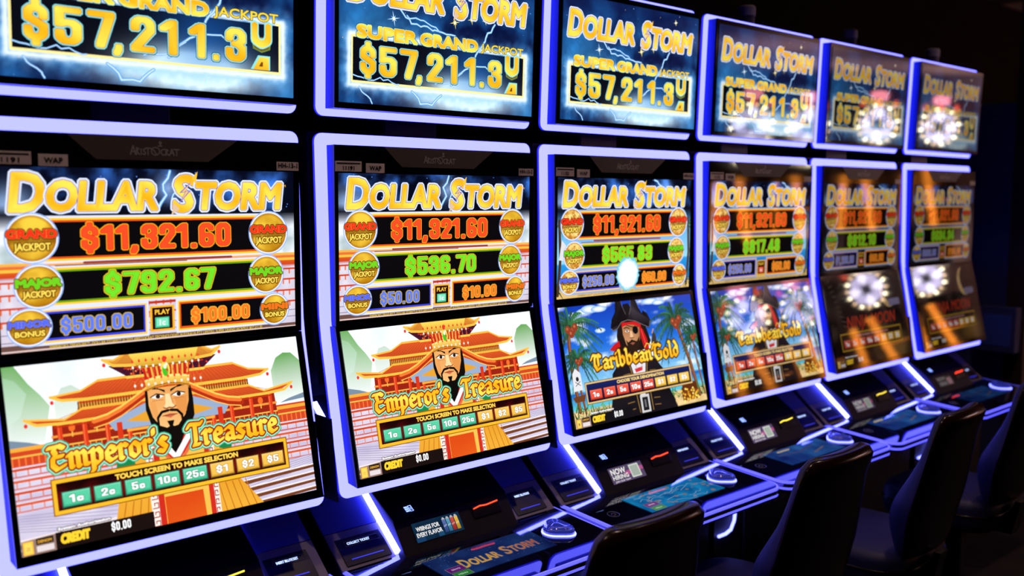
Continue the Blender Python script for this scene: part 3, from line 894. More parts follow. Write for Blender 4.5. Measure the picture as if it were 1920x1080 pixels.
    A.poly([(7.78, 6.7), (8.02, 6.7), (8.12, 6.15), (8.28, 5.98), (7.6, 5.98), (7.74, 6.2)], (252, 216, 160)); A.line([(7.62, 6.0), (7.75, 5.93), (7.92, 5.98), (8.1, 5.93), (8.28, 6.02)], .07, (150, 80, 40)); A.line([(8.06, 6.62), (8.14, 6.2)], .06, (206, 126, 66), False)
    for sg, cx in ((-1, 7.36), (1, 8.5)):
        A.poly([(cx - .36, 6.6), (cx, 6.74), (cx + .36, 6.62), (cx, 6.48)], (250, 244, 236)); A.disc(cx + .02, 6.62, .12, .12, (40, 24, 16), 12); A.line([(cx - .38, 6.62), (cx - .05, 6.77), (cx + .36, 6.66)], .06, (40, 22, 14))
        A.poly([(cx - sg * .42, 6.78), (cx - sg * .1, 6.98), (cx + sg * .5, 7.06), (cx + sg * .1, 7.12), (cx - sg * .42, 6.92)], (28, 18, 12)); A.line([(cx - .3, 6.42), (cx + .28, 6.42)], .04, (206, 130, 70))
    A.poly([(7.5, 5.58), (7.9, 5.66), (8.3, 5.6), (7.92, 5.42)], (206, 104, 70)); A.line([(7.5, 5.57), (8.3, 5.58)], .04, (120, 50, 30))
    for sg in (-1, 1):
        A.line([(7.9 + sg * .06, 5.83), (7.9 + sg * .42, 5.78), (7.9 + sg * .66, 5.5), (7.9 + sg * .66, 5.05), (7.9 + sg * .52, 4.8)], .14, (16, 12, 10))
    A.poly([(7.7, 5.28), (8.1, 5.28), (8.0, 5.0), (8.5, 4.8), (8.75, 4.95), (8.35, 4.05), (7.95, 3.55), (7.6, 4.1), (7.2, 4.9), (7.4, 4.8), (7.82, 5.0)], (16, 12, 10))
    # board crown with bead strings
    A.poly([(6.75, 8.3), (9.35, 8.35), (9.2, 7.5), (6.8, 7.45)], (196, 36, 26))
    for k in range(9):
        x = 6.85 + k * .29
        A.poly([(x + (7.9 - x) * .0, 8.3), (x + .1, 8.3), (x + .1 + (8.0 - x) * .10, 7.5), (x + (8.0 - x) * .10, 7.5)], (246, 196, 80), False)
    A.poly([(6.78, 7.55), (7.3, 7.68), (8.0, 7.74), (8.7, 7.68), (9.24, 7.58), (9.16, 6.98), (8.6, 7.14), (8.0, 7.2), (7.3, 7.12), (6.84, 6.95)], vgrad(6.95, (206, 140, 36), 7.7, (250, 214, 110)))
    A.line([(6.84, 7.02), (7.4, 7.2), (8.0, 7.27), (8.6, 7.2), (9.15, 7.04)], .06, (160, 90, 20)); A.line([(6.8, 7.5), (7.4, 7.62), (8.0, 7.68), (8.6, 7.62), (9.2, 7.52)], .05, (255, 236, 150), False)
    A.poly([(6.1, 9.0), (9.9, 9.0), (9.62, 8.34), (9.2, 8.24), (6.8, 8.2), (6.45, 8.3)], vgrad(8.2, (206, 150, 40), 9.0, (250, 214, 90)))
    A.line([(6.45, 8.34), (6.85, 8.26), (9.2, 8.28), (9.6, 8.38)], .07, (150, 96, 20))
    A.disc(7.95, 8.0, .26, .42, (250, 210, 90), 16); A.disc(7.95, 7.95, .17, .32, (70, 190, 40), 16); A.disc(7.95, 8.15, .1, .12, (230, 250, 210), 10); A.disc(7.95, 8.55, .12, .18, (226, 60, 40), 10, False)
    A.up()
    for k in range(11):
        x = 6.25 + k * .36
        A.line([(x, 8.75), (x, 7.1 - .12 * abs(k - 5) * .6)], .03, (226, 140, 60), False, 4)
        for j in range(5):
            A.disc(x, 8.6 - j * .32, .06, .085, ((226, 44, 34), (250, 240, 230), (200, 60, 40))[j % 3], 7, False)
    # title, panel
    out = [(.20, (46, 150, 120)), (.15, (150, 236, 196)), (.085, (150, 36, 10))]
    A.script("Emperor's", 1.62, 7.62, 3.72, 1.25, GOLD(3.6, 5.0), out, .115, .05)
    A.script('Treasure', 8.72, 14.05, 3.72, 1.25, GOLD(3.6, 5.0), out, .115, .05)
    A.rect(1.60, 1.55, 14.48, 3.34, (150, 90, 10)); A.rect(1.66, 1.60, 14.42, 3.28, (246, 186, 44)); A.rect(1.84, 1.78, 14.26, 3.10, (40, 4, 4))
    A.grid(1.86, 1.8, 14.24, 3.08, 24, 4, lambda x, y: mix((22, 4, 4), (140, 14, 18), max(0, 1 - abs(y - 2.3) / .7) * (0.55 + .45 * sin(x * 4.1))))
    A.text('TOUCH SCREEN TO MAKE SELECTION', 4.7, 11.4, 2.76, .24, (252, 206, 80), .022)
    buttons(A, 1.93, 2.62, 2.08, 1.534, 1.3, (64, 196, 146), (244, 182, 56))
    credit_line(A)
    return A

def palm(A, crown, trunk, scale, seed, dark=0.0):
    rnd = random.Random(seed)
    A.line(trunk, .26 * scale, mix((110, 62, 36), (30, 20, 16), dark)); A.line([(x + .05, y) for x, y in trunk], .08 * scale, mix((166, 100, 60), (60, 40, 30), dark))
    cx, cy = crown
    for k in range(22):
        a = -0.9 + (k * 7 % 22) * (pi + 1.8) / 21 + rnd.uniform(-.1, .1)
        L = scale * rnd.uniform(1.7, 2.5)
        pts = []
        for i in range(10):
            t = i / 9
            pts.append((cx + L * t * cos(a), cy + L * t * sin(a) * .9 - L * .5 * t * t))
        A.up()
        c0 = rnd.choice(((12, 48, 38), (20, 70, 46), (34, 100, 58), (14, 50, 46)))
        for i in range(1, 10):
            x, y = pts[i]
            px, py = pts[i - 1]
            for q in range(4):
                t = q / 4
                xx, yy = px + (x - px) * t, py + (y - py) * t
                b = rnd.uniform(.3, .55) * scale * (1.2 - i / 11)
                A.poly([(xx - .05, yy + .03), (xx + .05, yy + .03), (xx + rnd.uniform(-.12, .2) * (1 if cos(a) > 0 else -1), yy - b)], mix(c0, (110, 160, 100), rnd.uniform(0, .4)), False)
        A.line(pts, .05 * scale, mix(c0, (130, 170, 100), .35), False, 4)
    for dx, dy in ((-.2, -.2), (.15, -.25), (0, -.42), (.32, -.1)):
        A.disc(cx + dx * scale, cy + dy * scale, .2 * scale, .21 * scale, (142, 60, 36), 12); A.disc(cx + dx * scale - .05, cy + dy * scale + .06, .08 * scale, .08 * scale, (196, 110, 76), 8, False)

def art_island(panel_text='CHOOSE YOUR DENOMINATION', tw=(5.1, 10.8)):
    A = Art()
    def bg(x, y):
        if y > 2.5:
            c = mix((150, 214, 238), (30, 104, 214), (y - 2.6) / 3.4)
            c = mix(c, (18, 58, 176), max(0, (y - 6) / 3))
            n = fbm(x * .45, y * 1.3, .8, 11.0, 5)
            return mix(c, (250, 252, 255), max(0, n - .53) * 4.2)
        if y > 1.3:
            n = fbm(x, y * 4, .8, 2)
            return mix(mix((96, 196, 216), (18, 104, 196), (y - 1.4) / 1.1), (150, 220, 236), max(0, n - .55) * 2)
        return mix((206, 168, 104), (244, 218, 160), fbm(x, y * 2, 1.1, 6))
    A.grid(0, 0, 16, 9, 100, 54, bg)
    A.up()
    for x, y, rx, ry in ((2.6, 8.5, .7, .25), (3.4, 8.65, 1.0, .32), (4.4, 8.6, .9, .25), (10.6, 8.75, 1.1, .25), (11.6, 8.6, .8, .2), (4.2, 6.95, .6, .2), (1.6, 8.35, .6, .2)):
        A.polar(x, y, rx, ry, lambda t, a, xx, yy: mix((255, 255, 255), (120, 170, 232), t * t * 1.0), 4, 18)
    palm(A, (1.0, 7.6), [(.8, 7.5), (.6, 6.2), (.5, 4.0), (.7, 1.2)], 1.5, 3)
    palm(A, (1.3, 5.1), [(1.2, 5.0), (1.0, 3.4), (1.3, 1.0)], .95, 4)
    palm(A, (13.4, 7.2), [(13.4, 7.1), (13.9, 5.4), (14.5, 3.4), (15.1, .6)], 1.6, 5)
    palm(A, (15.4, 5.6), [(15.3, 5.5), (15.4, 3.6), (15.8, .6)], .9, 6)
    # ship with a skull on its sail
    A.poly([(.1, 2.3), (1.5, 2.4), (1.3, 1.9), (.3, 1.9)], (110, 62, 34)); A.poly([(.3, 2.7), (1.3, 2.75), (1.25, 4.0), (.75, 4.4), (.4, 4.0)], (226, 226, 230)); A.disc(.85, 3.6, .16, .18, (40, 40, 44), 12); A.line([(.6, 3.1), (1.1, 3.4)], .06, (40, 40, 44)); A.line([(1.1, 3.1), (.6, 3.4)], .06, (40, 40, 44), False)
    rnd = random.Random(9)
    A.up()
    for k in range(110):
        side = k % 2
        x = rnd.uniform(.1, 3.8) if side == 0 else rnd.uniform(11.4, 15.9)
        y = rnd.uniform(.5, 1.35)
        a = rnd.uniform(.3, 2.9)
        l = rnd.uniform(.5, 1.0)
        A.poly([(x - .07, y), (x + .07, y), (x + l * cos(a), y + l * sin(a))], rnd.choice(((26, 90, 44), (50, 130, 60), (96, 166, 84), (18, 66, 40))), False)
    # treasure chest
    A.poly([(12.8, .3), (14.7, .3), (14.9, 1.1), (12.7, 1.1)], (120, 58, 26)); A.poly([(12.7, 1.1), (14.9, 1.1), (14.8, 1.75), (13.0, 1.75)], (96, 44, 20)); A.up()
    for k in range(36):
        A.disc(rnd.uniform(12.7, 14.9), rnd.uniform(.2, 1.25), .12, .09, rnd.choice(((250, 200, 60), (214, 150, 30), (255, 230, 120))), 8, False)
    # pirate: hair, coat, shirt
    A.poly([(6.3, 7.3), (5.9, 6.3), (6.0, 5.2), (6.4, 4.5), (7.2, 4.4), (8.4, 4.4), (9.2, 4.9), (9.9, 5.6), (9.6, 6.6), (9.3, 7.3)], (34, 22, 18))
    A.poly([(3.7, 0), (4.3, 1.6), (4.75, 3.5), (5.6, 4.2), (6.9, 4.9), (9.0, 4.9), (10.2, 4.0), (10.9, 3.2), (11.3, 1.6), (12.0, 0)], lambda x, y: mix((18, 15, 20), (54, 46, 54), (fbm(x, y, .9, 4) - .4) * 1.6))
    A.poly([(6.8, 4.95), (9.1, 5.0), (8.6, 3.2), (8.2, 1.5), (7.6, 1.5), (7.2, 3.2)], (226, 222, 226)); A.poly([(7.4, 3.6), (8.4, 3.7), (8.3, 3.4), (7.5, 3.3)], (206, 50, 60)); A.line([(7.2, 4.6), (7.7, 3.6)], .06, (170, 166, 176)); A.line([(8.8, 4.6), (8.2, 3.6)], .06, (170, 166, 176), False)
    A.line([(6.7, 4.8), (7.0, 3.2), (7.3, .2)], .1, (150, 116, 60)); A.line([(9.2, 4.8), (8.8, 3.2), (8.9, .2)], .1, (150, 116, 60), False)
    for k in range(6):
        A.line([(6.0, .5 + k * .55), (6.8, .55 + k * .55)], .07, (130, 100, 54), False); A.line([(9.2, .55 + k * .55), (9.9, .5 + k * .55)], .07, (130, 100, 54), False)
    A.rect(7.5, .1, 8.6, 1.5, (206, 204, 204)); A.rect(7.72, .25, 8.4, 1.3, (30, 28, 32)); A.rect(7.95, .5, 8.15, 1.1, (110, 110, 116))
    # monkey-like perch is left plain: a dark feathered shoulder ornament
    A.poly([(9.7, 5.0), (10.1, 5.9), (10.35, 6.4), (10.6, 5.9), (10.6, 5.0), (10.2, 4.6)], (60, 54, 50)); A.line([(10.2, 6.2), (10.4, 6.5)], .12, (190, 150, 110))
    # head
    A.poly([(6.72, 7.3), (6.66, 6.4), (6.88, 5.6), (7.3, 5.1), (7.7, 4.95), (8.2, 5.2), (8.62, 5.9), (8.8, 7.2)], lambda x, y: mix((150, 92, 56), (224, 172, 124), 1.0 - abs(x - 7.5) / 1.5))
    A.poly([(6.9, 5.95), (7.15, 5.72), (7.6, 5.92), (8.15, 5.72), (8.6, 6.1), (8.4, 5.3), (7.9, 4.75), (7.5, 4.6), (7.1, 5.0)], (44, 28, 20)); A.poly([(7.35, 5.62), (7.65, 5.7), (7.95, 5.62), (7.65, 5.48)], (150, 84, 70))
    A.poly([(7.55, 6.6), (7.75, 6.6), (7.86, 6.1), (7.45, 6.1)], (232, 186, 140)); A.line([(7.42, 6.06), (7.66, 6.0), (7.9, 6.06)], .06, (120, 70, 44))
    A.poly([(6.95, 6.6), (7.2, 6.72), (7.45, 6.6), (7.2, 6.5)], (246, 240, 236)); A.disc(7.2, 6.61, .09, .09, (40, 26, 20), 10); A.line([(6.88, 6.84), (7.2, 6.92), (7.5, 6.8)], .09, (40, 26, 18))
    A.disc(8.2, 6.62, .34, .32, (14, 12, 14), 18); A.line([(7.0, 7.15), (8.2, 6.8), (8.8, 6.9)], .07, (14, 12, 14))
    A.poly([(6.65, 6.95), (7.3, 7.12), (8.0, 7.06), (8.9, 6.75), (9.0, 7.3), (6.7, 7.5)], (206, 30, 32)); A.poly([(8.7, 7.0), (9.1, 6.6), (9.4, 5.9), (9.55, 5.1), (9.0, 4.85), (8.75, 5.9)], (196, 26, 30)); A.poly([(6.1, 5.95), (5.4, 5.7), (4.85, 5.35), (5.3, 5.2), (6.15, 5.5)], (196, 26, 30), False); A.line([(8.9, 6.6), (9.2, 5.4)], .08, (240, 80, 76))
    # tricorne hat
    hat = lambda x, y: mix((15, 13, 17), (66, 60, 70), (fbm(x, y, .8, 3.0) - .42) * 2.2)
    A.poly([(7.0, 7.3), (6.9, 8.2), (7.2, 8.75), (7.8, 8.8), (8.2, 8.2), (8.3, 7.3)], (24, 21, 24))
    A.poly([(6.3, 9.0), (6.12, 8.2), (5.6, 7.65), (5.36, 7.0), (5.62, 6.72), (6.15, 6.85), (6.7, 7.3), (7.5, 7.42), (7.3, 7.95), (7.05, 8.5), (6.95, 9.0)], hat)
    A.poly([(8.75, 9.0), (9.0, 8.35), (9.3, 7.85), (9.5, 8.1), (9.95, 7.8), (10.25, 7.2), (9.95, 6.6), (9.3, 6.85), (8.4, 7.25), (7.4, 7.42), (7.7, 7.85), (8.0, 8.4), (8.1, 9.0)], hat)
    A.line([(5.42, 6.95), (5.62, 6.78), (6.12, 6.9), (6.68, 7.36), (7.5, 7.48), (8.4, 7.31), (9.3, 6.92), (9.93, 6.68), (10.18, 7.2)], .05, (120, 112, 110)); A.line([(7.35, 7.95), (7.1, 8.5), (7.0, 9.0)], .05, (96, 90, 94), False); A.line([(7.75, 7.9), (8.05, 8.4), (8.14, 9.0)], .05, (96, 90, 94), False)
    # title, panel
    out = [(.13, (60, 30, 14)), (.06, (150, 90, 20))]
    A.script('Caribbean', 2.7, 9.75, 3.95, 1.25, GOLD(3.8, 5.2), out, .11, .045, .02)
    A.script('Gold', 9.9, 13.2, 3.98, 1.30, GOLD(3.8, 5.3), out, .11, .045, .02)
    A.line([(9.0, 5.15), (9.3, 5.45), (9.8, 5.25), (10.2, 5.45)], .14, (60, 30, 14)); A.line([(9.0, 5.15), (9.3, 5.45), (9.8, 5.25), (10.2, 5.45)], .09, (250, 196, 60))
    A.rect(1.50, 1.58, 14.36, 3.24, (90, 64, 30)); A.rect(1.54, 1.62, 14.32, 3.20, (222, 184, 120)); A.rect(1.66, 1.74, 14.2, 3.08, vgrad(1.74, (8, 12, 40), 3.08, (24, 34, 92)))
    A.text(panel_text, tw[0], tw[1], 2.76, .22, (250, 214, 120), .016)
    buttons(A, 1.9, 2.6, 1.96, 1.53, 1.28, (228, 62, 36), (246, 190, 56))
    credit_line(A, (20, 18, 22))
    return A

def art_night():
    A = Art()
    def bg(x, y):
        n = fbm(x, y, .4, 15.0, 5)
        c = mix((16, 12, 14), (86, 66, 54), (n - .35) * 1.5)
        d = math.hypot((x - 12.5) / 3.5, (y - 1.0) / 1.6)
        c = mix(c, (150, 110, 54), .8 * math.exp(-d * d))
        return c
    A.grid(0, 0, 16, 9, 64, 36, bg)
    A.polar(12.8, 7.0, 1.7, 1.7, lambda t, a, x, y: mix((226, 196, 140), (170, 136, 84), fbm(x, y, 1.1, 2)), 6, 32)
    A.polar(13.5, 7.2, 1.55, 1.6, lambda t, a, x, y: (24, 24, 28), 2, 28)
    A.up()
    for k in range(10):
        A.line([(.6 + .2 * k, 8.6 - .5 * k), (1.2 + .25 * k, 8.8 - .55 * k)], .05, (120, 96, 76), False)
    A.poly([(12.6, 5.4), (15.2, 5.5), (15.1, 6.2), (12.7, 6.2)], (120, 116, 150))
    A.text('NINJA MOON', 3.2, 13.4, 3.75, 1.15, (176, 54, 36), .03, .22, [(.06, (40, 12, 10))])
    A.rect(1.5, 1.5, 14.4, 3.3, (180, 140, 40)); A.rect(1.64, 1.64, 14.26, 3.16, (40, 26, 20))
    A.rect(4.4, 2.74, 11.6, 3.06, (96, 56, 66)); A.text('TOUCH SCREEN TO MAKE SELECTION', 4.7, 11.3, 2.8, .2, (190, 140, 130), .012)
    buttons(A, 1.82, 2.6, 2.0, 1.53, 1.28, (206, 56, 40), (236, 176, 50))
    credit_line(A, (24, 18, 16))
    return A

# ------------------------------------------------------------------ small displays
def art_deck(kind):
    A = Art(16.0, 5.44)
    if kind == 'map':
        A.grid(0, 0, 16, 5.44, 60, 20, lambda x, y: mix((4, 84, 150), (28, 150, 206), fbm(x, y, .5, 2)))
        rnd = random.Random(12)
        for k in range(16):
            x, y = rnd.uniform(1, 13), rnd.uniform(.2, 5.2)
            pts = [(x, y)]
            for j in range(5):
                x += rnd.uniform(.4, 1.0); y += rnd.uniform(-.5, .5); pts.append((x, y))
            A.line(pts, .12, (120, 160, 200))
        A.up()
        for k in range(24):
            x, y, r = rnd.uniform(.3, 15.7), rnd.uniform(.2, 5.2), rnd.uniform(.2, .5)
            A.poly([(x + r * cos(i * pi / 4) * rnd.uniform(.7, 1.1), y + r * .8 * sin(i * pi / 4) * rnd.uniform(.7, 1.1)) for i in range(8)], rnd.choice(((120, 126, 150), (140, 134, 160), (130, 116, 120))), False)
    elif kind == 'title':
        A.grid(0, 0, 16, 5.44, 40, 14, lambda x, y: mix((10, 22, 70), (30, 62, 120), fbm(x, y, .35, 4)))
        A.up()
        for k in range(50):
            A.disc(random.uniform(.2, 15.8), random.uniform(.2, 5.2), .05, .06, (90, 120, 170), 6, False)
        out = [(.16, (70, 84, 130))]
        for t, a, b, h in (('D', 3.2, 4.2, 1.9), ('OLLAR', 4.4, 8.6, 1.45), ('S', 9.4, 10.3, 1.9), ('TORM', 10.5, 14.4, 1.45)):
            A.text(t, a, b, 1.5, h, lambda x, y: mix((214, 160, 60), (170, 90, 70), (x - 7) / 7), .05, .08, out)
    else:
        A.grid(0, 0, 16, 5.44, 40, 14, lambda x, y: mix((10, 30, 96), (46, 104, 170), fbm(x, y, .3, 8) + (x - 8) * .01))
        A.line([(2, 3.6), (7, 3.0), (12, 3.9)], .5, (60, 70, 120)); A.line([(9, 1.5), (13, 2.4)], .4, (96, 90, 110))
    if kind != 'plain':
        for x, y, c in ((1.0, 1.4, (96, 20, 110)), (1.0, .15, (40, 130, 50))):
            if kind == 'map':
                c = mix(c, (255, 255, 255), .18)
            A.rect(x - .1, y - .06, x + 2.3, y + 1.06, (120, 110, 120)); A.rect(x, y, x + 2.2, y + 1.0, c); A.text('SERVICE' if y > 1 else 'MENU', x + .5, x + 1.7, y + .36, .28, mix(c, (255, 255, 255), .6), .02)
    return A

def art_ad(kind):
    A = Art(16.0, 5.3)
    if kind == 'wings':
        A.grid(0, 0, 16, 5.3, 20, 8, lambda x, y: mix((10, 30, 52), (20, 60, 90), fbm(x, y, .4, 2)))
        A.rect(0, 0, 3, 1.2, (26, 66, 110)); A.rect(7.4, .2, 9.2, 1.4, (30, 80, 120), False)
        A.text('WIIINGS FOR', 1.0, 8.6, 2.9, 1.1, (250, 250, 250), .05); A.text('EVERY FLAVOR', .6, 9.0, 1.3, 1.1, (250, 250, 250), .05)
        for x, c in ((9.8, (60, 90, 170)), (11.2, (70, 150, 190)), (12.6, (206, 50, 36)), (14.0, (246, 190, 40))):
            A.rect(x, .7, x + 1.15, 4.2, vgrad(.7, mix(c, (0, 0, 0), .25), 4.2, mix(c, (255, 255, 255), .2))); A.poly([(x, 4.2), (x + 1.15, 4.2), (x + .95, 4.6), (x + .2, 4.6)], (190, 190, 196)); A.poly([(x, 2.1), (x + 1.15, 2.5), (x + 1.15, 2.9), (x, 2.5)], mix(c, (230, 230, 236), .55)); A.rect(x + .3, 4.6, x + .8, 4.8, (206, 206, 210), False)
    elif kind == 'hiring':
        A.rect(0, 0, 16, 5.3, (92, 76, 110)); A.poly([(7, 1.8), (16, 2.6), (16, 3.9), (7, 3.2)], (190, 90, 150))
        A.text('NOW', .8, 7.6, 3.0, 1.7, (250, 248, 244), .09, .06); A.text('HIRING', .8, 8.2, 1.3, 1.3, (246, 244, 240), .07, .06); A.text('JOIN OUR TEAM', 1.2, 8.4, .3, .5, (236, 230, 236), .02)
        A.rect(9.6, .6, 14.2, 4.9, (226, 232, 222)); A.rect(10.1, 1.0, 13.7, 4.5, (176, 190, 176))
    else:
        A.rect(0, 0, 16, 5.3, (44, 40, 46)); A.text('NOW', .8, 9.2, 3.2, 1.6, (160, 158, 160), .06, .05); A.rect(1, .6, 9, 2.4, (120, 120, 124)); A.rect(10.2, .6, 15, 4.0, (170, 130, 140))
    return A

# ------------------------------------------------------------------ setting
def struct(name, bm, m, bevel=0.0):
    o = link(name, bm_mesh(name, bm), m, None, False, bevel)
    o['kind'] = 'structure'
    return o

b = bmesh.new(); add_box(b, -5.0, 15.0, -8.5, 2.6, -0.1, 0.0); struct('floor', b, M['floor'])
b = bmesh.new(); add_box(b, -5.0, 7.5, -8.5, 2.6, 3.2, 3.3); struct('ceiling', b, M['ceiling'])
b = bmesh.new(); add_box(b, 7.5, 15.0, -8.5, 2.6, 3.2, 3.3); struct('ceiling', b, M['warm_wall'])
b = bmesh.new(); add_box(b, -5.0, 15.0, 1.5, 1.6, 0.0, 3.2); struct('wall_back', b, M['wall'])
b = bmesh.new(); add_box(b, -5.0, 15.0, -8.5, -8.4, 0.0, 3.2); struct('wall_front', b, M['wall'])
b = bmesh.new(); add_box(b, -5.0, -4.9, -8.4, 1.5, 0.0, 3.2); struct('wall_left', b, M['wall'])
b = bmesh.new(); add_box(b, 14.9, 15.0, -8.4, 1.5, 0.0, 3.2); struct('wall_far', b, M['warm_wall'])
b = bmesh.new(); add_box(b, 4.26, 4.40, 0.13, 1.5, 0.0, 2.1); struct('wall_right', b, M['wall_blue'])
b = bmesh.new(); add_box(b, 4.26, 4.40, 0.03, 0.13, 0.0, 3.2); struct('trim_1', b, M['wood'], 0.004)

P0 = 1.66          # height of the upper screen's top edge above the carpet
CXM, CYM = 0.2975, 0.2   # a machine's base point in the coordinates the parts are measured in

def LM(bm):
    """measured coordinates -> coordinates about the machine's base"""
    for v in bm.verts:
        v.co = Vector((v.co.x - CXM, v.co.y - CYM, v.co.z + P0))
    return bm

MESH = {}
def part(name, key, build, m, parent, smooth=False, bevel=0.0, label=None):
    if key not in MESH:
        bm = bmesh.new()
        build(bm)
        LM(bm)
        me = bm_mesh(key, bm)
        me.materials.append(m)
        if m is M['led_panel']:
            me.materials.append(M['led_edge']); me.materials.append(M['cabinet'])
        if smooth:
            for p in me.polygons:
                p.use_smooth = True
        MESH[key] = me
    o = link(name, MESH[key], None, parent, False, bevel)
    if label:
        o['label'] = label
    return o

def screen(name, key, art, m, parent, origin, xdir, updir, W, label=None):
    """a lit display: art with its lower left corner at origin (measured coordinates)"""
    if key not in MESH:
        MESH[key] = art().mesh(key, W / 16.0)
    me = MESH[key]
    o = link(name, me, None, parent)
    if not me.materials:
        me.materials.append(m)
    if me.materials[0] is not m:
        o.material_slots[0].link = 'OBJECT'
        o.material_slots[0].material = m
    x, u = Vector(xdir).normalized(), Vector(updir).normalized()
    n = x.cross(u)
    org = Vector(origin) + n * 0.0012
    o.matrix_local = Matrix(((x.x, u.x, n.x, org.x - CXM), (x.y, u.y, n.y, org.y - CYM), (x.z, u.z, n.z, org.z + P0), (0, 0, 0, 1)))
    if label:
        o['label'] = label
    return o

def flat_text(bm, s, origin, xdir, updir, width, h, r=0.0, lift=0.0006):
    """raised lettering on a surface, as thin real faces"""
    A = Art(1e6, 1e6)
    vs, fs, es = letters(s)
    mn, mx = min(v[0] for v in vs), max(v[0] for v in vs)
    ch = max(v[1] for v in letters('H')[0])
    x, u = Vector(xdir).normalized(), Vector(updir).normalized()
    n = x.cross(u)
    def P(px, py):
        return Vector(origin) + x * px + u * py + n * lift
    sc = width / (mx - mn)
    for f in fs:
        try:
            bm.faces.new([bm.verts.new(P((vs[i][0] - mn) * sc, vs[i][1] / ch * h)) for i in f])
        except ValueError:
            pass
    if r:
        nib = ngon(r, 6)
        for a, c in es:
            pa, pc = ((vs[a][0] - mn) * sc, vs[a][1] / ch * h), ((vs[c][0] - mn) * sc, vs[c][1] / ch * h)
            hp = hull([(pa[0] + i, pa[1] + j) for i, j in nib] + [(pc[0] + i, pc[1] + j) for i, j in nib])
            if len(hp) > 2:
                bm.faces.new([bm.verts.new(P(*q)) for q in hp])

# ---- profile constants, measured from the photograph
PITCH = 0.7096
SHIFT = (0.0004, 0.0035, -0.0002, -0.0024, -0.0105, 0.0092)
XL, XR = -0.040, 0.632            # light panel
def plate_y(z):
    if z > -0.30:
        return 0.034 + (z - 0.09) * 0.030
    if z > -0.40:
        t = (-0.30 - z) / 0.10
        y0, y1 = 0.0223, 0.0083
        return y0 - (0.003 * t + (y0 - y1 - 0.003) * t * t)
    return 0.0083 + (z + 0.40) * 0.200

def light_plate(bm, zt, zb, yf, x0=XL, x1=XR, r=0.020, t=0.007):
    zs = [zt - r * (1 - cos(i * pi / 10)) for i in range(6)]
    n = 14
    zs += [zt - r + (zb + r - zt + r) * i / n for i in range(1, n)]
    zs += [zb + r * (1 - cos(i * pi / 10)) for i in range(5, -1, -1)]
    rows = []
    for z in zs:
        ins = 0.0
        if z > zt - r:
            q = z - (zt - r); ins = r - math.sqrt(max(0, r * r - q * q))
        if z < zb + r:
            q = (zb + r) - z; ins = r - math.sqrt(max(0, r * r - q * q))
        y = yf(z)
        rows.append([bm.verts.new(p) for p in ((x0 + ins, y, z), (x1 - ins, y, z), (x1 - ins, y + t, z), (x0 + ins, y + t, z))])
    for a, c in zip(rows[:-1], rows[1:]):
        for k in range(4):
            bm.faces.new((a[k], a[(k + 1) % 4], c[(k + 1) % 4], c[k]))
    bm.faces.new(rows[0]); bm.faces.new(rows[-1][::-1])
    for f in bm.faces:
        f.normal_update()
        ys = [v.co.y for v in f.verts]
        f.material_index = 0
    for a, c in zip(rows[:-1], rows[1:]):
        for f in a[2].link_faces:
            if c[3] in f.verts and a[3] in f.verts and c[2] in f.verts:
                f.material_index = 2
        for k in (1, 3):
            for f in a[k].link_faces:
                if all(v in f.verts for v in (a[(k + 1) % 4], c[k], c[(k + 1) % 4])):
                    f.material_index = 1
    for row in (rows[0], rows[-1]):
        for f in row[0].link_faces:
            if all(v in f.verts for v in row):
                f.material_index = 1

def slope(y):          # console wall
    return -0.782 + (y - 0.065) * (0.1095 / 0.132)
WN = Vector((0, -0.638, 0.770))   # its outward normal
WU = Vector((0, 0.770, 0.638))    # up the slope
def wall_pt(x, z, lift=0.0):
    y = 0.065 + (z + 0.782) * (0.132 / 0.1095)
    return Vector((x, y, z)) + WN * lift
def deck_z(y):
    return -0.8935 + (y + 0.07) * 0.0763
def hood_pt(x, t, lift=0.0):      # lower face of the reader housing; t from crease (0) to bottom (1)
    n = Vector((0, -0.816, 0.578))
    return Vector((x, -0.049 - 0.051 * t, -0.825 - 0.072 * t)) + n * lift
def cap_pt(x, t, lift=0.0):       # upper face of the reader housing; t from top (0) to crease (1)
    n = Vector((0, -0.524, 0.852))
    return Vector((x, 0.029 - 0.078 * t, -0.777 - 0.048 * t)) + n * lift

def deck_outline(inset=0.0, seg=6):
    """deck edge from the left rear round the front to the right rear, with outward directions"""
    x0, x1, yr, yf, r = -0.043, 0.638, -0.066, -0.345, 0.048
    path = [((x0 + inset, yr), (-1, 0))]
    for i in range(seg + 1):
        a = pi + (pi / 2) * i / seg
        path.append(((x0 + r + (r - inset) * cos(a), yf + r + (r - inset) * sin(a)), (cos(a), sin(a))))
    for i in range(seg + 1):
        a = 1.5 * pi + (pi / 2) * i / seg
        path.append(((x1 - r + (r - inset) * cos(a), yf + r + (r - inset) * sin(a)), (cos(a), sin(a))))
    path.append(((x1 - inset, yr), (1, 0)))
    return path

def build_deck(bm):
    pts = [p for p, _ in deck_outline(0.006)]
    top = [bm.verts.new((x, y, deck_z(y))) for x, y in pts]
    bot = [bm.verts.new((x, y, deck_z(y) - 0.034)) for x, y in pts]
    bm.faces.new(top); bm.faces.new(bot[::-1])
    n = len(pts)
    for i in range(n):
        bm.faces.new((top[i], bot[i], bot[(i + 1) % n], top[(i + 1) % n]))

def rim(zoff, w, h):
    def f(bm):
        path = [((x, y, deck_z(y) + zoff), (ox, oy, 0)) for (x, y), (ox, oy) in deck_outline(0.006)]
        add_ribbon(bm, path, [(-w * .3, -h / 2), (w * .7, -h / 2), (w * .7, h / 2), (-w * .3, h / 2)])
    return f

def glow_seg(poly):
    def f(bm):
        add_slab(bm, [(x, y, deck_z(y) + 0.0006) for x, y in poly], (0, 0, 1), 0.0012)
    return f

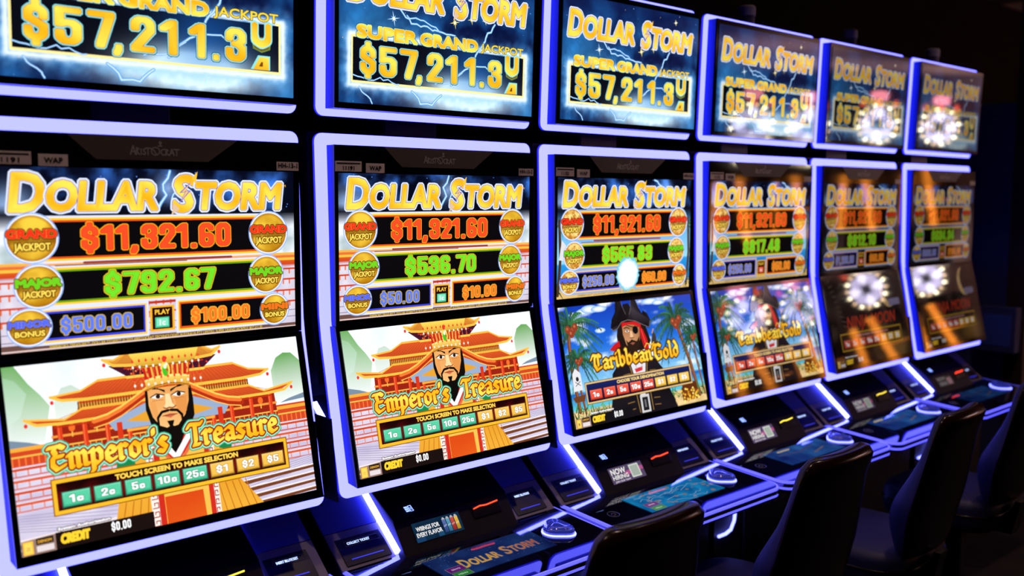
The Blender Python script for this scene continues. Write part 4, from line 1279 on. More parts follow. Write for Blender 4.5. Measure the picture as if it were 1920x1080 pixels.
def button_outline(s=1.0, n=28):
    out = []
    for i in range(n):
        a = 2 * pi * i / n
        r = 0.0385 * s * (1 + 0.12 * cos(3 * (a - math.radians(58))))
        out.append((0.523 + r * cos(a), -0.193 + r * 1.12 * sin(a)))
    return out

def build_dome(bm):
    levels = [(0.98, 0.006), (0.97, 0.012), (0.90, 0.017), (0.72, 0.0080), (0.66, 0.0165), (0.3, 0.0165)]
    rings = [[bm.verts.new((x, y, deck_z(y) + h)) for x, y in button_outline(s)] for s, h in levels]
    for a, c in zip(rings[:-1], rings[1:]):
        for i in range(len(a)):
            bm.faces.new((a[i], a[(i + 1) % len(a)], c[(i + 1) % len(a)], c[i]))
    bm.faces.new(rings[-1]); bm.faces.new(rings[0][::-1])

def build_ring(bm):
    o, i = button_outline(1.07), button_outline(0.98)
    a = [bm.verts.new((x, y, deck_z(y) + 0.0005)) for x, y in o]
    b2 = [bm.verts.new((x, y, deck_z(y) + 0.0035)) for x, y in button_outline(1.05)]
    c = [bm.verts.new((x, y, deck_z(y) + 0.0045)) for x, y in i]
    n = len(a)
    for r0, r1 in ((a, b2), (b2, c)):
        for k in range(n):
            bm.faces.new((r0[k], r0[(k + 1) % n], r1[(k + 1) % n], r1[k]))

def logo_strokes(bm, P, w, r):
    """the maker's word in thin upright capitals with a swirl above; P maps (0..10, up) to the surface"""
    word = [[(0, 0), (.5, 1.5), (.9, 0)], [(.25, .5), (.9, .5)], [(1.1, 0), (1.1, 1.2), (1.5, 1.0), (1.1, .6), (1.6, 0)], [(1.9, 0), (1.9, 1.0)],
            [(2.7, .95), (2.3, .9), (2.35, .6), (2.7, .4), (2.6, .05), (2.2, .1)], [(2.7, 1.15), (3.7, 1.15)], [(3.15, 1.15), (3.15, 0)],
            [(4.5 + .75 * cos(i * pi / 8), .65 + .68 * sin(i * pi / 8)) for i in range(17)], [(3.6, 1.1), (4.2, .8), (4.6, .2)],
            [(6.2, 1.05), (5.6, .9), (5.5, .4), (5.8, 0), (6.2, .1)], [(6.4, 0), (6.4, 1.05), (6.8, .85), (6.4, .5), (6.9, 0)],
            [(7.1, 0), (7.5, 1.1), (7.9, 0)], [(7.25, .4), (7.8, .4)], [(7.9, 1.05), (8.9, 1.05)], [(8.4, 1.05), (8.4, 0)],
            [(5.0, 1.55), (5.7, 1.6)], [(5.4, 2.1), (5.4, 1.6)]]
    nib = ngon(r, 6)
    for st in word:
        for p, q in zip(st[:-1], st[1:]):
            hp = hull([(p[0] + i, p[1] + j) for i, j in nib] + [(q[0] + i, q[1] + j) for i, j in nib])
            bm.faces.new([bm.verts.new(P(a / 8.9 * w, c / 8.9 * w)) for a, c in hp])
    bm.faces.new([bm.verts.new(P((5.4 + .28 * cos(i * pi / 6)) / 8.9 * w, (2.15 + .28 * sin(i * pi / 6)) / 8.9 * w)) for i in range(12)])

WORDS = {1: ('1191', 'WAP', 'HH-13-1'), 2: ('11191', 'WAP', 'HH-13-2'), 3: ('11152', 'WAP', 'HH-13-3'), 4: ('11153', 'WAP', ''), 5: ('', '', ''), 6: ('', '', '')}

def make_machine(m, label, theme, amounts, upper_m, lower_key, lower_art, lower_m, top_m, deck_kind, deck_m, ad_kind, slot):
    root = bpy.data.objects.new('slot_machine', None)
    COL.objects.link(root)
    root.location = ((m - 2) * PITCH + SHIFT[m - 1] + CXM, CYM, 0)
    root.empty_display_size = 0.1
    root['label'] = label
    root['category'] = 'slot machine'
    root['group'] = 'row of lit slot machines'
    # cabinet
    part('cabinet', 'cabinet', lambda b: add_prism(b, [(0.052, 0.093), (0.55, 0.093), (0.55, -1.66), (-0.03, -1.66), (-0.03, -1.56), (-0.08, -1.52), (-0.08, -0.935), (-0.068, -0.9), (0.32, -0.578), (0.32, -0.50), (0.016, -0.48), (0.030, -0.39), (0.042, -0.30)], -0.047, 0.630), M['cabinet'], root)
    for k, x in enumerate((-0.0470, 0.6240)):
        part('side_cheek', 'side_cheek_%d' % k, lambda b: add_prism(b, [(-0.028, -0.552), (0.31, -0.552), (0.31, -0.588), (0.125, -0.738), (-0.052, -0.738)], x, x + 0.006), M['cabinet'], root)
    part('light_panel', 'light_panel', lambda b: light_plate(b, 0.090, -0.733, plate_y), M['led_panel'], root, label='glowing violet-white frame panel')
    # upper and lower monitor
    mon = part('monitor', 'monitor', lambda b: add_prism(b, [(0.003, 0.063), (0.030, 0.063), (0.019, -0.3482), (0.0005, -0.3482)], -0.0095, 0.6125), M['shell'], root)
    part('bezel', 'bezel', lambda b: add_box(b, -0.0100, 0.6130, -0.0012, 0.0045, -0.3483, 0.0635), M['glass'], mon)
    def brand(b):
        add_slab(b, [(0.402, -0.0013, 0.017), (0.178, -0.0013, 0.017), (0.126, -0.0013, 0.0625), (0.468, -0.0013, 0.0625)], (0, -1, 0), 0.0012)
    part('brand_plate', 'brand_plate', brand, M['brand'], mon)
    part('logo', 'logo', lambda b: logo_strokes(b, lambda x, z: Vector((0.243 + x, -0.0031, 0.028 + z)), 0.098, 0.11), M['logo_dim'], mon)
    screen('upper_screen', 'upper_%s_%d' % (theme, m), lambda: art_upper(theme, amounts, 10.0 + m, m == 3), upper_m, mon, (0, 0, -0.336), (1, 0, 0), (0, 0, 1), 0.598)
    w = WORDS[m]
    for i, (x0, x1, z0, z1, t) in enumerate(((-0.008, 0.063, 0.004, 0.0275, w[0]), (0.075, 0.127, 0.002, 0.024, w[1]), (0.558, 0.611, 0.003, 0.0215, w[2]))):
        if m >= 5 and i < 2:
            continue
        st = part('sticker', 'sticker_%d_%d' % (i, m), lambda b: add_box(b, x0, x1, -0.0022, -0.0013, z0, z1), M['sticker'], mon)
        if t:
            def ink(b):
                wd = (x1 - x0) * (0.42 if i == 0 else 0.62 if i == 1 else .86)
                cx = (x0 + x1) / 2
                flat_text(b, t, (cx - wd / 2, -0.0022, z0 + 0.0035 if i == 0 else z0 + .006), (1, 0, 0), (0, 0, 1), wd, 0.0085 if i == 0 else .0095, 0.0004)
                if i == 0:
                    add_box(b, x0 + .004, x1 - .004, -0.0026, -0.0023, z1 - .0065, z1 - .0035)
            part('sticker_print', 'print_%d_%d' % (i, m), ink, M['ink'], st)
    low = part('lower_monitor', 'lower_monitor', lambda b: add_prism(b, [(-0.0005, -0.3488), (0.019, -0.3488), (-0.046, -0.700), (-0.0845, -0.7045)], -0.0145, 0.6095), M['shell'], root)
    LN = Vector((0, -0.9733, 0.2297)); LU = Vector((0, 0.2297, 0.9733))
    def lbez(b):
        p0, p1 = Vector((0, -0.0089 + 0.0025, -0.3487)), Vector((0, -0.0900, -0.7045))
        add_prism(b, [(p0.y, p0.z), (p0.y + 0.006, p0.z), (p1.y + 0.006, p1.z), (p1.y, p1.z)], -0.0150, 0.6100)
    part('lower_bezel', 'lower_bezel', lbez, M['glass'], low)
    screen('lower_screen', lower_key, lower_art, lower_m, low, Vector((-0.0051, -0.0859, -0.6863)) + LN * 0.0006, (1, 0, 0), (0, 0.0770, 0.3263), 0.598)
    # topper
    part('topper_stem', 'topper_stem', lambda b: add_box(b, 0.215, 0.380, 0.12, 0.22, 0.085, 0.17), M['stem'], root, bevel=0.004)
    top = part('topper', 'topper', lambda b: add_prism(b, [(0.046, 0.150), (0.20, 0.170), (0.20, 0.49), (0.036, 0.510)], 0.02, 0.57), M['cabinet'], root)
    part('topper_light_panel', 'topper_light_panel', lambda b: light_plate(b, 0.5255, 0.1285, lambda z: 0.034 - (z - 0.1285) * 0.0345, -0.0355, 0.6285), M['led_panel'], top, label='glowing violet-white frame panel')
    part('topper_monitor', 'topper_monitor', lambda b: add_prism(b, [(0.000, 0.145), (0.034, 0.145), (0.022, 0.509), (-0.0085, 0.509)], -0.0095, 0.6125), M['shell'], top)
    part('topper_bezel', 'topper_bezel', lambda b: add_prism(b, [(-0.0040, 0.1445), (0.001, 0.1445), (-0.0085, 0.5095), (-0.0140, 0.5095)], -0.0100, 0.6130), M['glass'], top)
    screen('topper_screen', 'topper_art', art_topper, top_m, top, (0.0004, -0.0048, 0.1582), (1, 0, 0), (0, -0.0093, 0.3369), 0.598)
    bc = part('beacon', 'beacon', lambda b: add_lathe(b, [(0.030, 0.49), (0.030, 0.532), (0.026, 0.536), (0.026, 0.562)], 20, (0.283, 0.075, 0)), M['beacon'], root)
    part('beacon_cap', 'beacon_cap', lambda b: add_lathe(b, [(0.029, 0.562), (0.029, 0.590), (0.024, 0.596)], 20, (0.283, 0.075, 0)), M['beacon_white'], bc)
    # console wall
    def wing(x0, x1, za, zb):
        return lambda b: add_slab(b, [wall_pt(x0, za), wall_pt(x1, za), wall_pt(x1, zb), wall_pt(x0, zb)], WN, 0.004)
    for key, x0, x1 in (('left', -0.047, 0.1005), ('right', 0.4855, 0.630)):
        cp = part('console_panel', 'console_' + key, wing(x0, x1, -0.8325, -0.580), M['console'], root)
        part('console_trim', 'console_trim_' + key, wing(x0, x1, -0.897, -0.8340), M['console_low'], cp)
    for key, x0, x1, lf in (('left', 0.1010, 0.1125, 0.013), ('right', 0.4755, 0.4850, 0.005)):
        part('light_strip', 'strip_' + key, lambda b: add_slab(b, [wall_pt(x0, -0.594), wall_pt(x1, -0.594), wall_pt(x1, -0.893), wall_pt(x0, -0.893)], WN, lf), M['led_strip'], root, label='bright white-blue strip light')
    for key, x0, x1, word, nm in (('ticket', -0.031, 0.0925, 'COLLECT TICKET', 'ticket_printer'), ('bill', 0.499, 0.606, 'INSERT BILL/TICKET', 'bill_acceptor')):
        def boxb(b):
            p = [wall_pt(x0, -0.892, .003), wall_pt(x0, -0.846, .003), wall_pt(x0, -0.846, .0045), wall_pt(x0, -0.864, .0075), wall_pt(x0, -0.892, .0075)]
            add_prism(b, [(q.y, q.z) for q in p], x0, x1)
        bx = part(nm, key + '_box', boxb, M['box'], root)
        def slotb(b):
            add_slab(b, [wall_pt(x0 + .018, -0.884, .0080), wall_pt(x1 - .018, -0.884, .0080), wall_pt(x1 - .018, -0.8825, .0080), wall_pt(x0 + .018, -0.8825, .0080)], WN, 0.001)
        part('slot_edge', key + '_slot', slotb, M['led_blue'], bx)
        def lab(b):
            o = wall_pt(x0 + 0.026, -0.8625, .0072)
            d = (wall_pt(0, -0.846, .0045) - wall_pt(0, -0.864, .0075)).normalized()
            flat_text(b, word, o + d * 0.006, (1, 0, 0), d, (x1 - x0) * .50, 0.0062, 0.0004)
        part('slot_label', key + '_label', lab, M['label_light'], bx)
        def frame(b):
            o = wall_pt(0, -0.8625, .0078); d = (wall_pt(0, -0.846, .0045) - wall_pt(0, -0.864, .0075)).normalized()
            xs = (x0 + .02, x1 - .012)
            loop = [Vector((xs[0], o.y, o.z)) + d * .002, Vector((xs[1], o.y, o.z)) + d * .002, Vector((xs[1], o.y, o.z)) + d * .016, Vector((xs[0], o.y, o.z)) + d * .016]
            add_tube(b, loop, 0.0005, 5, True)
        part('slot_frame', key + '_frame', frame, M['console_low'], bx)
    # card reader housing
    hs = part('card_reader', 'card_reader', lambda b: add_prism(b, [(-0.049, -0.825), (-0.100, -0.897), (-0.055, -0.902), (0.16, -0.73), (0.14, -0.709)], 0.1130, 0.4740), M['housing'], root, bevel=0.002)
    part('hood', 'hood', lambda b: add_slab(b, [cap_pt(0.108, -1.3, 0), cap_pt(0.478, -1.3, 0), cap_pt(0.472, 1, 0), cap_pt(0.113, 1, 0)], (0, -0.524, 0.852), 0.003), M['housing_top'], hs)
    hu = (hood_pt(0, 0) - hood_pt(0, 1)).normalized()
    screen('ad_screen', 'ad_' + ad_kind, lambda: art_ad(ad_kind), SCREEN[2] if m < 5 else SCREEN[3], hs, hood_pt(0.157, 0.70, 0.0008), (1, 0, 0), hu, 0.146)
    def slotbox(b):
        add_slab(b, [hood_pt(0.345, .48, .0), hood_pt(0.437, .48, .0), hood_pt(0.437, .14, .0), hood_pt(0.345, .14, .0)], (0, -0.816, 0.578), 0.005)
    sl = part('card_slot', 'card_slot', slotbox, M['box'], hs, bevel=0.001)
    def slotlight(b):
        add_tube(b, [hood_pt(0.350, .22, .0062), hood_pt(0.372, .18, .0066), hood_pt(0.392, .20, .0066), hood_pt(0.432, .16, .0062)], 0.0018, 6)
    part('card_slot_light', 'card_slot_light_' + slot, slotlight, M['slot_' + slot], sl, label='glowing %s card slot edge' % slot)
    def icon(b):
        cu = (cap_pt(0, 0) - cap_pt(0, 1)).normalized()
        for (a, c, w, h) in ((0.162, .80, .010, .017), (0.1745, .80, .0085, .017)):
            o = cap_pt(a, c, .0045)
            o2 = [o, o + Vector((w, 0, 0)), o + Vector((w, 0, 0)) + cu * h, o + cu * h]
            if a > .17:
                add_tube(b, o2, 0.0011, 5, True); add_slab(b, [o + Vector((.0035, 0, 0)) + cu * .004, o + Vector((.005, 0, 0)) + cu * .004, o + Vector((.005, 0, 0)) + cu * .012, o + Vector((.0035, 0, 0)) + cu * .012], (0, -.524, .852), .0004)
            else:
                for q in range(3):
                    add_slab(b, [o + cu * (q * .006), o + Vector((w, 0, 0)) + cu * (q * .006), o + Vector((w, 0, 0)) + cu * (q * .006 + .0045), o + cu * (q * .006 + .0045)], (0, -.524, .852), .0005)
    part('charging_icon', 'charging_icon', icon, M['led_icon'], hs, label='small glowing white icon')
    # button deck
    dk = part('button_deck', 'button_deck', build_deck, M['deck'], root)
    part('rim_light', 'rim_light', rim(-0.004, 0.008, 0.007), M['led_rim'], dk, label='glowing blue rim')
    part('rim_trim', 'rim_trim', rim(-0.0135, 0.010, 0.011), M['chrome'], dk)
    part('lower_rim_light', 'lower_rim_light', rim(-0.0235, 0.008, 0.007), M['led_rim'], dk, label='glowing blue lower rim')
    screen('touch_screen', 'deck_' + deck_kind, lambda: art_deck(deck_kind), deck_m, dk, (0.124, -0.254, deck_z(-0.254)), (1, 0, 0), (0, 1, 0.0763), 0.338)
    part('button_light', 'button_light', build_ring, M['led_ring'], dk, label='bright ring light around the button')
    part('spin_button', 'spin_button', build_dome, M['dome'], dk, smooth=True)
    def sym(b):
        c = Vector((0.026, -0.199, deck_z(-0.199) + .0008))
        add_tube(b, [c + Vector((.017 * cos(i * pi / 12), .017 * sin(i * pi / 12), .0763 * .017 * sin(i * pi / 12))) for i in range(24)], 0.0006, 4, True)
        add_tube(b, [c + Vector((-.009, -.002, 0)), c + Vector((-.002, .006, .0004)), c + Vector((.008, .003, 0)), c + Vector((.004, -.007, -.0004)), c + Vector((-.006, -.006, -.0004))], 0.0005, 4)
    part('call_symbol', 'call_symbol', sym, M['logo'], dk)
    # front below the deck
    def grille(b):
        z = -1.015
        while z > -1.30:
            add_prism(b, [(-0.078, z), (-0.087, z - 0.001), (-0.087, z - 0.0045), (-0.078, z - 0.0055)], 0.115, 0.480)
            z -= 0.0075
    gr = part('speaker_grille', 'speaker_grille', grille, M['grille'], root)
    part('grille_logo', 'grille_logo', lambda b: logo_strokes(b, lambda x, z: Vector((0.215 + x, -0.0885, -1.10 + z)), 0.165, 0.10), M['logo'], gr)
    for sg in (-1,):
        def brk(b):
            cx = 0.2965
            pts = [(0.232, -0.985), (0.236, -1.06), (0.244, -1.115), (0.262, -1.142), (0.290, -1.150), (0.330, -1.150)]
            add_tube(b, [(cx + sg * x, -0.088, z) for x, z in pts], 0.0055, 8)
        part('corner_light', 'corner_light_%d' % (sg + 1), brk, M['led_ring'], root, True, label='curved white-blue corner light')
    part('kick_plate', 'kick_plate', lambda b: add_box(b, -0.03, 0.615, -0.045, -0.028, -1.655, -1.565), M['chrome'], root)
    return root

PAL = lambda: art_palace()
make_machine(1, 'slot machine with $792.67 in green, cut off by the left edge', 'palace', ('$11,321.60', '$792.67', '$500.00', '$100.00'), SCREEN[1], 'palace_art', PAL, SCREEN[1], SCREEN[1], 'title', SCREEN[6], 'wings', 'yellow')
make_machine(2, 'slot machine with $536.70 in green above a palace and robed emperor', 'palace', ('$11,321.60', '$536.70', '$50.00', '$10.00'), SCREEN[1], 'palace_art', PAL, SCREEN[1], SCREEN[1], 'title', SCREEN[5], 'wings', 'red')
make_machine(3, 'slot machine with $565.83 in green and a white flash above a pirate', 'island', ('$11,321.60', '$565.83', '$250.00', '$50.00'), SCREEN[1], 'island_art', lambda: art_island(), SCREEN[1], SCREEN[1], 'map', SCREEN[5], 'hiring', 'red')
make_machine(4, 'slot machine with $817.48 in green above a pirate crossed by lamp reflections', 'island', ('$11,321.60', '$817.48', '$250.00', '$50.00'), SCREEN[2], 'island_art_touch', lambda: art_island('TOUCH SCREEN TO MAKE SELECTION', (4.8, 11.2)), SCREEN[2], SCREEN[2], 'plain', SCREEN[5], 'hiring', 'yellow')
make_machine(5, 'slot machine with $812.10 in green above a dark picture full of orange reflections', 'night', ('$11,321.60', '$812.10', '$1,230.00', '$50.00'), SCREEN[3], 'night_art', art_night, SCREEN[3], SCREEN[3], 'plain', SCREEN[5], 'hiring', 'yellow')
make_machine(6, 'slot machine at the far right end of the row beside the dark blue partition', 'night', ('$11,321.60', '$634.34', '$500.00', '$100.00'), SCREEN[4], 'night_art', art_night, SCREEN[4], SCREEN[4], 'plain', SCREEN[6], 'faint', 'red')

# ------------------------------------------------------------------ chairs
CHM = {}
def chair_mesh(key, build, m, smooth=True):
    if key not in CHM:
        bm = bmesh.new()
        build(bm)
        me = bm_mesh(key, bm)
        me.materials.append(m)
        for p in me.polygons:
            p.use_smooth = smooth
        CHM[key] = me
    return CHM[key]

def back_profile(t):
    """half width of the backrest at height fraction t"""
    w = 0.150 + 0.055 * sin(min(1, t / 0.42) * pi / 2) if t < .42 else 0.205 - 0.045 * ((t - .42) / .58)
    if t > 0.90:
        q = (t - 0.90) / 0.10
        w -= 0.052 * (1 - math.sqrt(max(0.0, 1 - q * q)))
    if t < 0.10:
        q = 1 - t / 0.10
        w -= 0.060 * (1 - math.sqrt(max(0.0, 1 - q * q)))
    return w

def back_shell(bm, front):
    # chair coordinates: origin on the floor below the seat's middle, facing +y; z up
    z0, hgt = 0.545, 0.458
    nz, nx = 26, 16
    rows_a, rows_b = [], []
    for j in range(nz + 1):
        t = j / nz
        t = t if t < .88 else .88 + .12 * sin((t - .88) / .12 * pi / 2)
        t = min(t, 1.0)
        z = z0 + hgt * t
        yb = -0.165 - 0.092 * t
        w = back_profile(t)
        ra, rb = [], []
        edge = min(1, (1 - t) / 0.045) if t > .955 else min(1, t / .06) if t < .06 else 1.0
        edge = math.sqrt(max(0.0, 1 - (1 - edge) ** 2))
        for i in range(nx + 1):
            s = -1 + 2 * i / nx
            s = math.sin(s * pi / 2)
            side = math.sqrt(max(0.0, 1 - abs(s) ** 6))
            curve = -0.018 * (1 - s * s)
            if front:
                bulge = (0.030 + 0.058 * math.exp(-((t - 0.34) / 0.26) ** 2)) * edge * side
                ra.append((s * (w - .004), yb + curve + 0.014, z)); rb.append((s * (w - .004), yb + curve + 0.016 + bulge, z))
            else:
                th = (0.020 + 0.016 * max(0, (t - .8) / .2)) * edge * side
                ra.append((s * w, yb + curve + 0.016 + .2 * th, z)); rb.append((s * w, yb + curve + 0.016 - th, z))
        rows_a.append([bm.verts.new(p) for p in ra]); rows_b.append([bm.verts.new(p) for p in rb])
    for rows in (rows_a, rows_b):
        for j in range(nz):
            for i in range(nx):
                bm.faces.new((rows[j][i], rows[j][i + 1], rows[j + 1][i + 1], rows[j + 1][i]))
    for j in range(nz):
        for i in (0, nx):
            bm.faces.new((rows_a[j][i], rows_a[j + 1][i], rows_b[j + 1][i], rows_b[j][i]))
    for i in range(nx):
        for j in (0, nz):
            bm.faces.new((rows_a[j][i], rows_a[j][i + 1], rows_b[j][i + 1], rows_b[j][i]))
    bmesh.ops.remove_doubles(bm, verts=bm.verts[:], dist=0.0006)

def seat_pad(bm):
    levels = [(0.86, 0.455), (0.97, 0.470), (1.0, 0.500), (1.0, 0.545), (0.96, 0.565), (0.85, 0.574), (0.4, 0.577)]
    rings = []
    for s, z in levels:
        ring = []
        for i in range(36):
            a = 2 * pi * i / 36
            x = abs(cos(a)) ** 0.5 * (1 if cos(a) > 0 else -1)
            y = abs(sin(a)) ** 0.5 * (1 if sin(a) > 0 else -1)
            ring.append(bm.verts.new((x * 0.215 * s, 0.03 + y * 0.205 * s, z)))
        rings.append(ring)
    for a, c in zip(rings[:-1], rings[1:]):
        for i in range(36):
            bm.faces.new((a[i], a[(i + 1) % 36], c[(i + 1) % 36], c[i]))
    bm.faces.new(rings[0][::-1]); bm.faces.new(rings[-1])

def seat_rim(bm):
    pts = []
    for i in range(36):
        a = 2 * pi * i / 36
        x = abs(cos(a)) ** 0.5 * (1 if cos(a) > 0 else -1)
        y = abs(sin(a)) ** 0.5 * (1 if sin(a) > 0 else -1)
        pts.append((x * 0.216, 0.03 + y * 0.206, 0.522))
    add_tube(bm, pts, 0.004, 6, True)

def chair(x, y, rz, label):
    root = bpy.data.objects.new('casino_chair', None)
    COL.objects.link(root)
    root.location = (x, y, 0); root.rotation_euler = (0, 0, rz); root.empty_display_size = 0.1
    root['label'] = label; root['category'] = 'chair'; root['group'] = 'chairs along the slot machines'
    bk = link('backrest', chair_mesh('backrest', lambda b: back_shell(b, False), M['vinyl']), None, root)
    link('back_cushion', chair_mesh('back_cushion', lambda b: back_shell(b, True), M['cushion']), None, root)
    st = link('seat', chair_mesh('seat', seat_pad, M['cushion']), None, root)
    link('piping', chair_mesh('piping', seat_rim, M['vinyl']), None, st)
    link('bracket', chair_mesh('bracket', lambda b: add_prism(b, [(-0.05, 0.44), (0.02, 0.44), (0.02, 0.456), (-0.16, 0.456), (-0.195, 0.56), (-0.215, 0.56), (-0.19, 0.44)], -0.03, 0.03), M['steel'], False), None, root)
    link('pedestal', chair_mesh('pedestal', lambda b: add_lathe(b, [(0.06, 0.012), (0.035, 0.04), (0.030, 0.40), (0.075, 0.44), (0.075, 0.457)], 24, (0, 0.02, 0)), M['steel']), None, root)
    link('base', chair_mesh('base', lambda b: add_lathe(b, [(0.23, 0.0), (0.235, 0.006), (0.22, 0.014), (0.05, 0.022)], 36, (0, 0.02, 0)), M['steel']), None, root)
    return root

for m, yy, rz, lab in ((2, 0.0, 0.0, 'dark brown vinyl chair nearest the camera, before the $536.70 machine'),
                   (3, 0.0, 0.02, 'dark brown vinyl chair between the nearest chair and the third, before the $565.83 machine'),
                   (4, 0.005, 0.05, 'dark brown vinyl chair before the $817.48 machine, glossy top below a deck screen'),
                   (5, 0.03, 0.02, 'dark vinyl chair cut off by the right edge of the photo')):
    chair((m - 2) * PITCH + SHIFT[m - 1] + 0.237, -0.487 + yy, rz, lab)

# ------------------------------------------------------------------ partition box at the row's end
def end_box():
    o = bpy.data.objects.new('wall_box', None)
    COL.objects.link(o)
    o.location = (4.26, 0.14, 0.79)
    o['label'] = 'square blue-lit box on the dark partition past the last machine'
    o['category'] = 'wall box'
    b = bmesh.new(); add_prism(b, [(-0.095, 0.0), (0.10, 0.0), (0.10, 0.24), (-0.095, 0.24)], -0.08, 0.0)
    link('box_body', bm_mesh('box_body', b), M['wall_blue'], o, bevel=0.004)
    b = bmesh.new(); add_box(b, -0.084, -0.0795, -0.072, 0.068, 0.035, 0.20)
    link('door', bm_mesh('door', b), M['wall_blue_light'], o, bevel=0.001)
end_box()

# ------------------------------------------------------------------ ceiling lamps
lamp_me = None
for i, (lx, ly) in enumerate(DOWNLIGHTS):
    o = bpy.data.objects.new('downlight', None)
    COL.objects.link(o)
    o.location = (lx, ly, 3.2)
    o['label'] = 'round recessed ceiling downlight above, out of the photo'
    o['category'] = 'ceiling light'
    o['group'] = 'ceiling downlights'
    if lamp_me is None:
        b = bmesh.new(); add_lathe(b, [(0.075, -0.012), (0.080, -0.002), (0.080, 0.0)], 24); r_me = bm_mesh('lamp_rim', b); r_me.materials.append(M['steel'])
        b = bmesh.new(); add_lathe(b, [(0.050, -0.016), (0.055, -0.012)], 20); lamp_me = bm_mesh('lamp_lens', b); lamp_me.materials.append(M['lamp'])
    link('rim', r_me, None, o); link('lens', lamp_me, None, o)

up_me = None
for lx, ly in ADDED_UPLIGHTS:  # stands invented to carry the added uplights
    o = bpy.data.objects.new('torchiere_lamp', None)
    COL.objects.link(o)
    o.location = (lx, ly, 0)
    o['label'] = 'tall uplight lamp standing across the aisle, out of the photo'
    o['category'] = 'floor lamp'
    o['group'] = 'uplights across the aisle'
    if up_me is None:
        up_me = []
        for nm, prof in (('base', [(0.17, 0.0), (0.17, 0.015), (0.03, 0.035)]), ('pole', [(0.014, 0.03), (0.014, 2.08)]), ('bowl', [(0.02, 2.07), (0.12, 2.12), (0.17, 2.20), (0.16, 2.20), (0.10, 2.13), (0.03, 2.10)])):
            b = bmesh.new(); add_lathe(b, prof, 24); me = bm_mesh(nm, b); me.materials.append(M['steel']); up_me.append((nm, me))
    for nm, me in up_me:
        link(nm, me, None, o)

# ------------------------------------------------------------------ wheel machines across the aisle (seen mirrored in the far screens)
WM = {}
def wmesh(key, build, m):
    if key not in WM:
        b = bmesh.new(); build(b); me = bm_mesh(key, b); me.materials.append(m); WM[key] = me
    return WM[key]

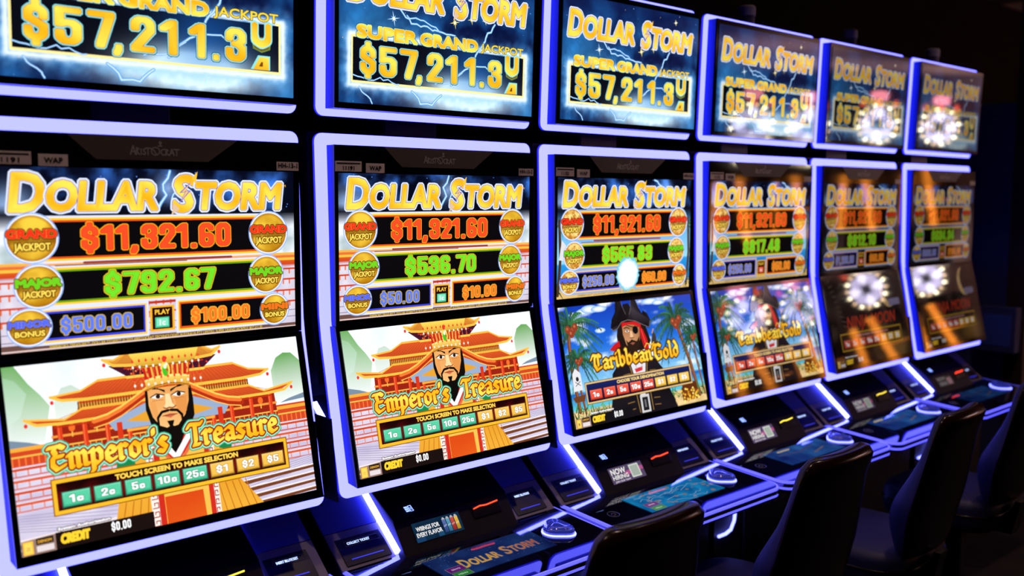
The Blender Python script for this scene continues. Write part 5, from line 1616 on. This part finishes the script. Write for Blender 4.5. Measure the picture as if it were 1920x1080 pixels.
def wheel_machine(x, y, rz, sc, label):
    root = bpy.data.objects.new('wheel_slot_machine', None)
    COL.objects.link(root)
    root.location = (x, y, 0); root.rotation_euler = (0, 0, rz); root.scale = (sc, sc, sc)
    root['label'] = label; root['category'] = 'slot machine'; root['group'] = 'wheel machines across the aisle'
    H = 2.20
    link('cabinet', wmesh('wheel_cabinet', lambda b: add_prism(b, [(-0.45, 0), (0.05, 0), (0.05, 0.75), (-0.08, 0.85), (-0.08, 1.92), (-0.16, 1.96), (-0.45, 1.96)], -0.26, 0.26), M['cabinet']), None, root)
    def disc(b):
        add_lathe(b, [(0.235, -0.06), (0.235, 0.0), (0.225, 0.008)], 40, (0, -0.04, H), 'Y')
        add_box(b, -0.06, 0.06, -0.14, -0.09, 1.94, H)
    wh = link('wheel', wmesh('wheel', disc, M['box']), None, root)
    for k in range(8):
        a = k * pi / 4
        def petal(b, a=a):
            u, v = Vector((cos(a), 0, sin(a))), Vector((-sin(a), 0, cos(a)))
            pts = [(.045, .0), (.08, .026), (.12, .052), (.155, .055), (.178, .032), (.185, 0), (.178, -.032), (.155, -.055), (.12, -.052), (.08, -.026)]
            add_slab(b, [Vector((0, -0.030, H)) + u * p + v * q for p, q in pts], (0, 1, 0), 0.010)
        link('wheel_lamp', wmesh('petal_%d' % k, petal, M['petal'] if k % 2 == 0 else M['petal_dim']), None, wh)
    for k in range(16):
        a = 2 * pi * (k + .5) / 16
        def blb(b, a=a):
            add_lathe(b, [(0.015, 0), (0.015, 0.008), (0.010, 0.018), (0.003, 0.020)], 10, (0.208 * cos(a), -0.032, H + 0.208 * sin(a)), 'Y')
        link('bulb', wmesh('bulb_%d' % k, blb, M['bulb'] if k % 2 == 0 else M['bulb_soft']), None, wh)
    def sign(b):
        add_slab(b, [(-0.085, -0.04, 2.46), (0.085, -0.04, 2.46), (0.092, -0.04, 2.50), (0.09, -0.04, 2.555), (0.0, -0.04, 2.57), (-0.09, -0.04, 2.555), (-0.092, -0.04, 2.50)], (0, 1, 0), 0.02)
    sg_ = link('sign', wmesh('wheel_sign', sign, M['pink']), None, root)
    link('sign_post', wmesh('sign_post', lambda b: add_box(b, -0.015, 0.015, -0.13, -0.04, 2.4, 2.52), M['box']), None, sg_)
    link('crest_lamp', wmesh('crest', lambda b: add_lathe(b, [(0.012, 0), (0.035, .004), (0.035, .014), (0.015, .02)], 14, (0, -0.04, 2.425), 'Y'), M['red_lamp']), None, root)
    for sg in (-1, 1):
        def flame(b):
            cx = sg * 0.17
            add_slab(b, [(cx - .022, -0.05, 2.39), (cx + .022, -0.05, 2.39), (cx + .026, -0.05, 2.43), (cx + .006, -0.05, 2.475), (cx - .02, -0.05, 2.44)], (0, 1, 0), 0.02)
        link('flame_lamp', wmesh('flame_%d' % (sg + 1), flame, M['red_lamp']), None, root)
    for n, (cx, zt, slant) in enumerate(((-0.30, 1.80, -0.02), (-0.09, 1.86, 0.10))):
        def column(b):
            z, i = 1.22, 0
            while z < zt:
                x0 = cx + slant * (zt - z) / .6
                r = 0.042 + 0.006 * (i % 2)
                add_lathe(b, [(0.02, -.004), (r, 0.006), (r * 1.05, .024), (r, .042), (0.02, .052)], 12, (x0, 0.0, z))
                z += 0.056; i += 1
        link('lamp_column', wmesh('column_%d' % n, column, M['orange']), None, root)
    def frame(b):
        add_box(b, -0.04, -0.025, -0.075, -0.055, 1.54, 1.88)
        add_box(b, -0.04, 0.22, -0.075, -0.055, 1.525, 1.54)
    link('lamp_bar', wmesh('bar', frame, M['orange_dim']), None, root)
    return root

for wx, sc, wlab in ((6.85, 0.94, 'first'), (7.85, 0.955, 'second'), (9.30, 1.0, 'third'), (10.86, 1.02, 'fourth')):
    wheel_machine(wx, -3.5, math.radians(60), sc, 'bulb-ringed wheel slot machine across the aisle, %s along it' % wlab)
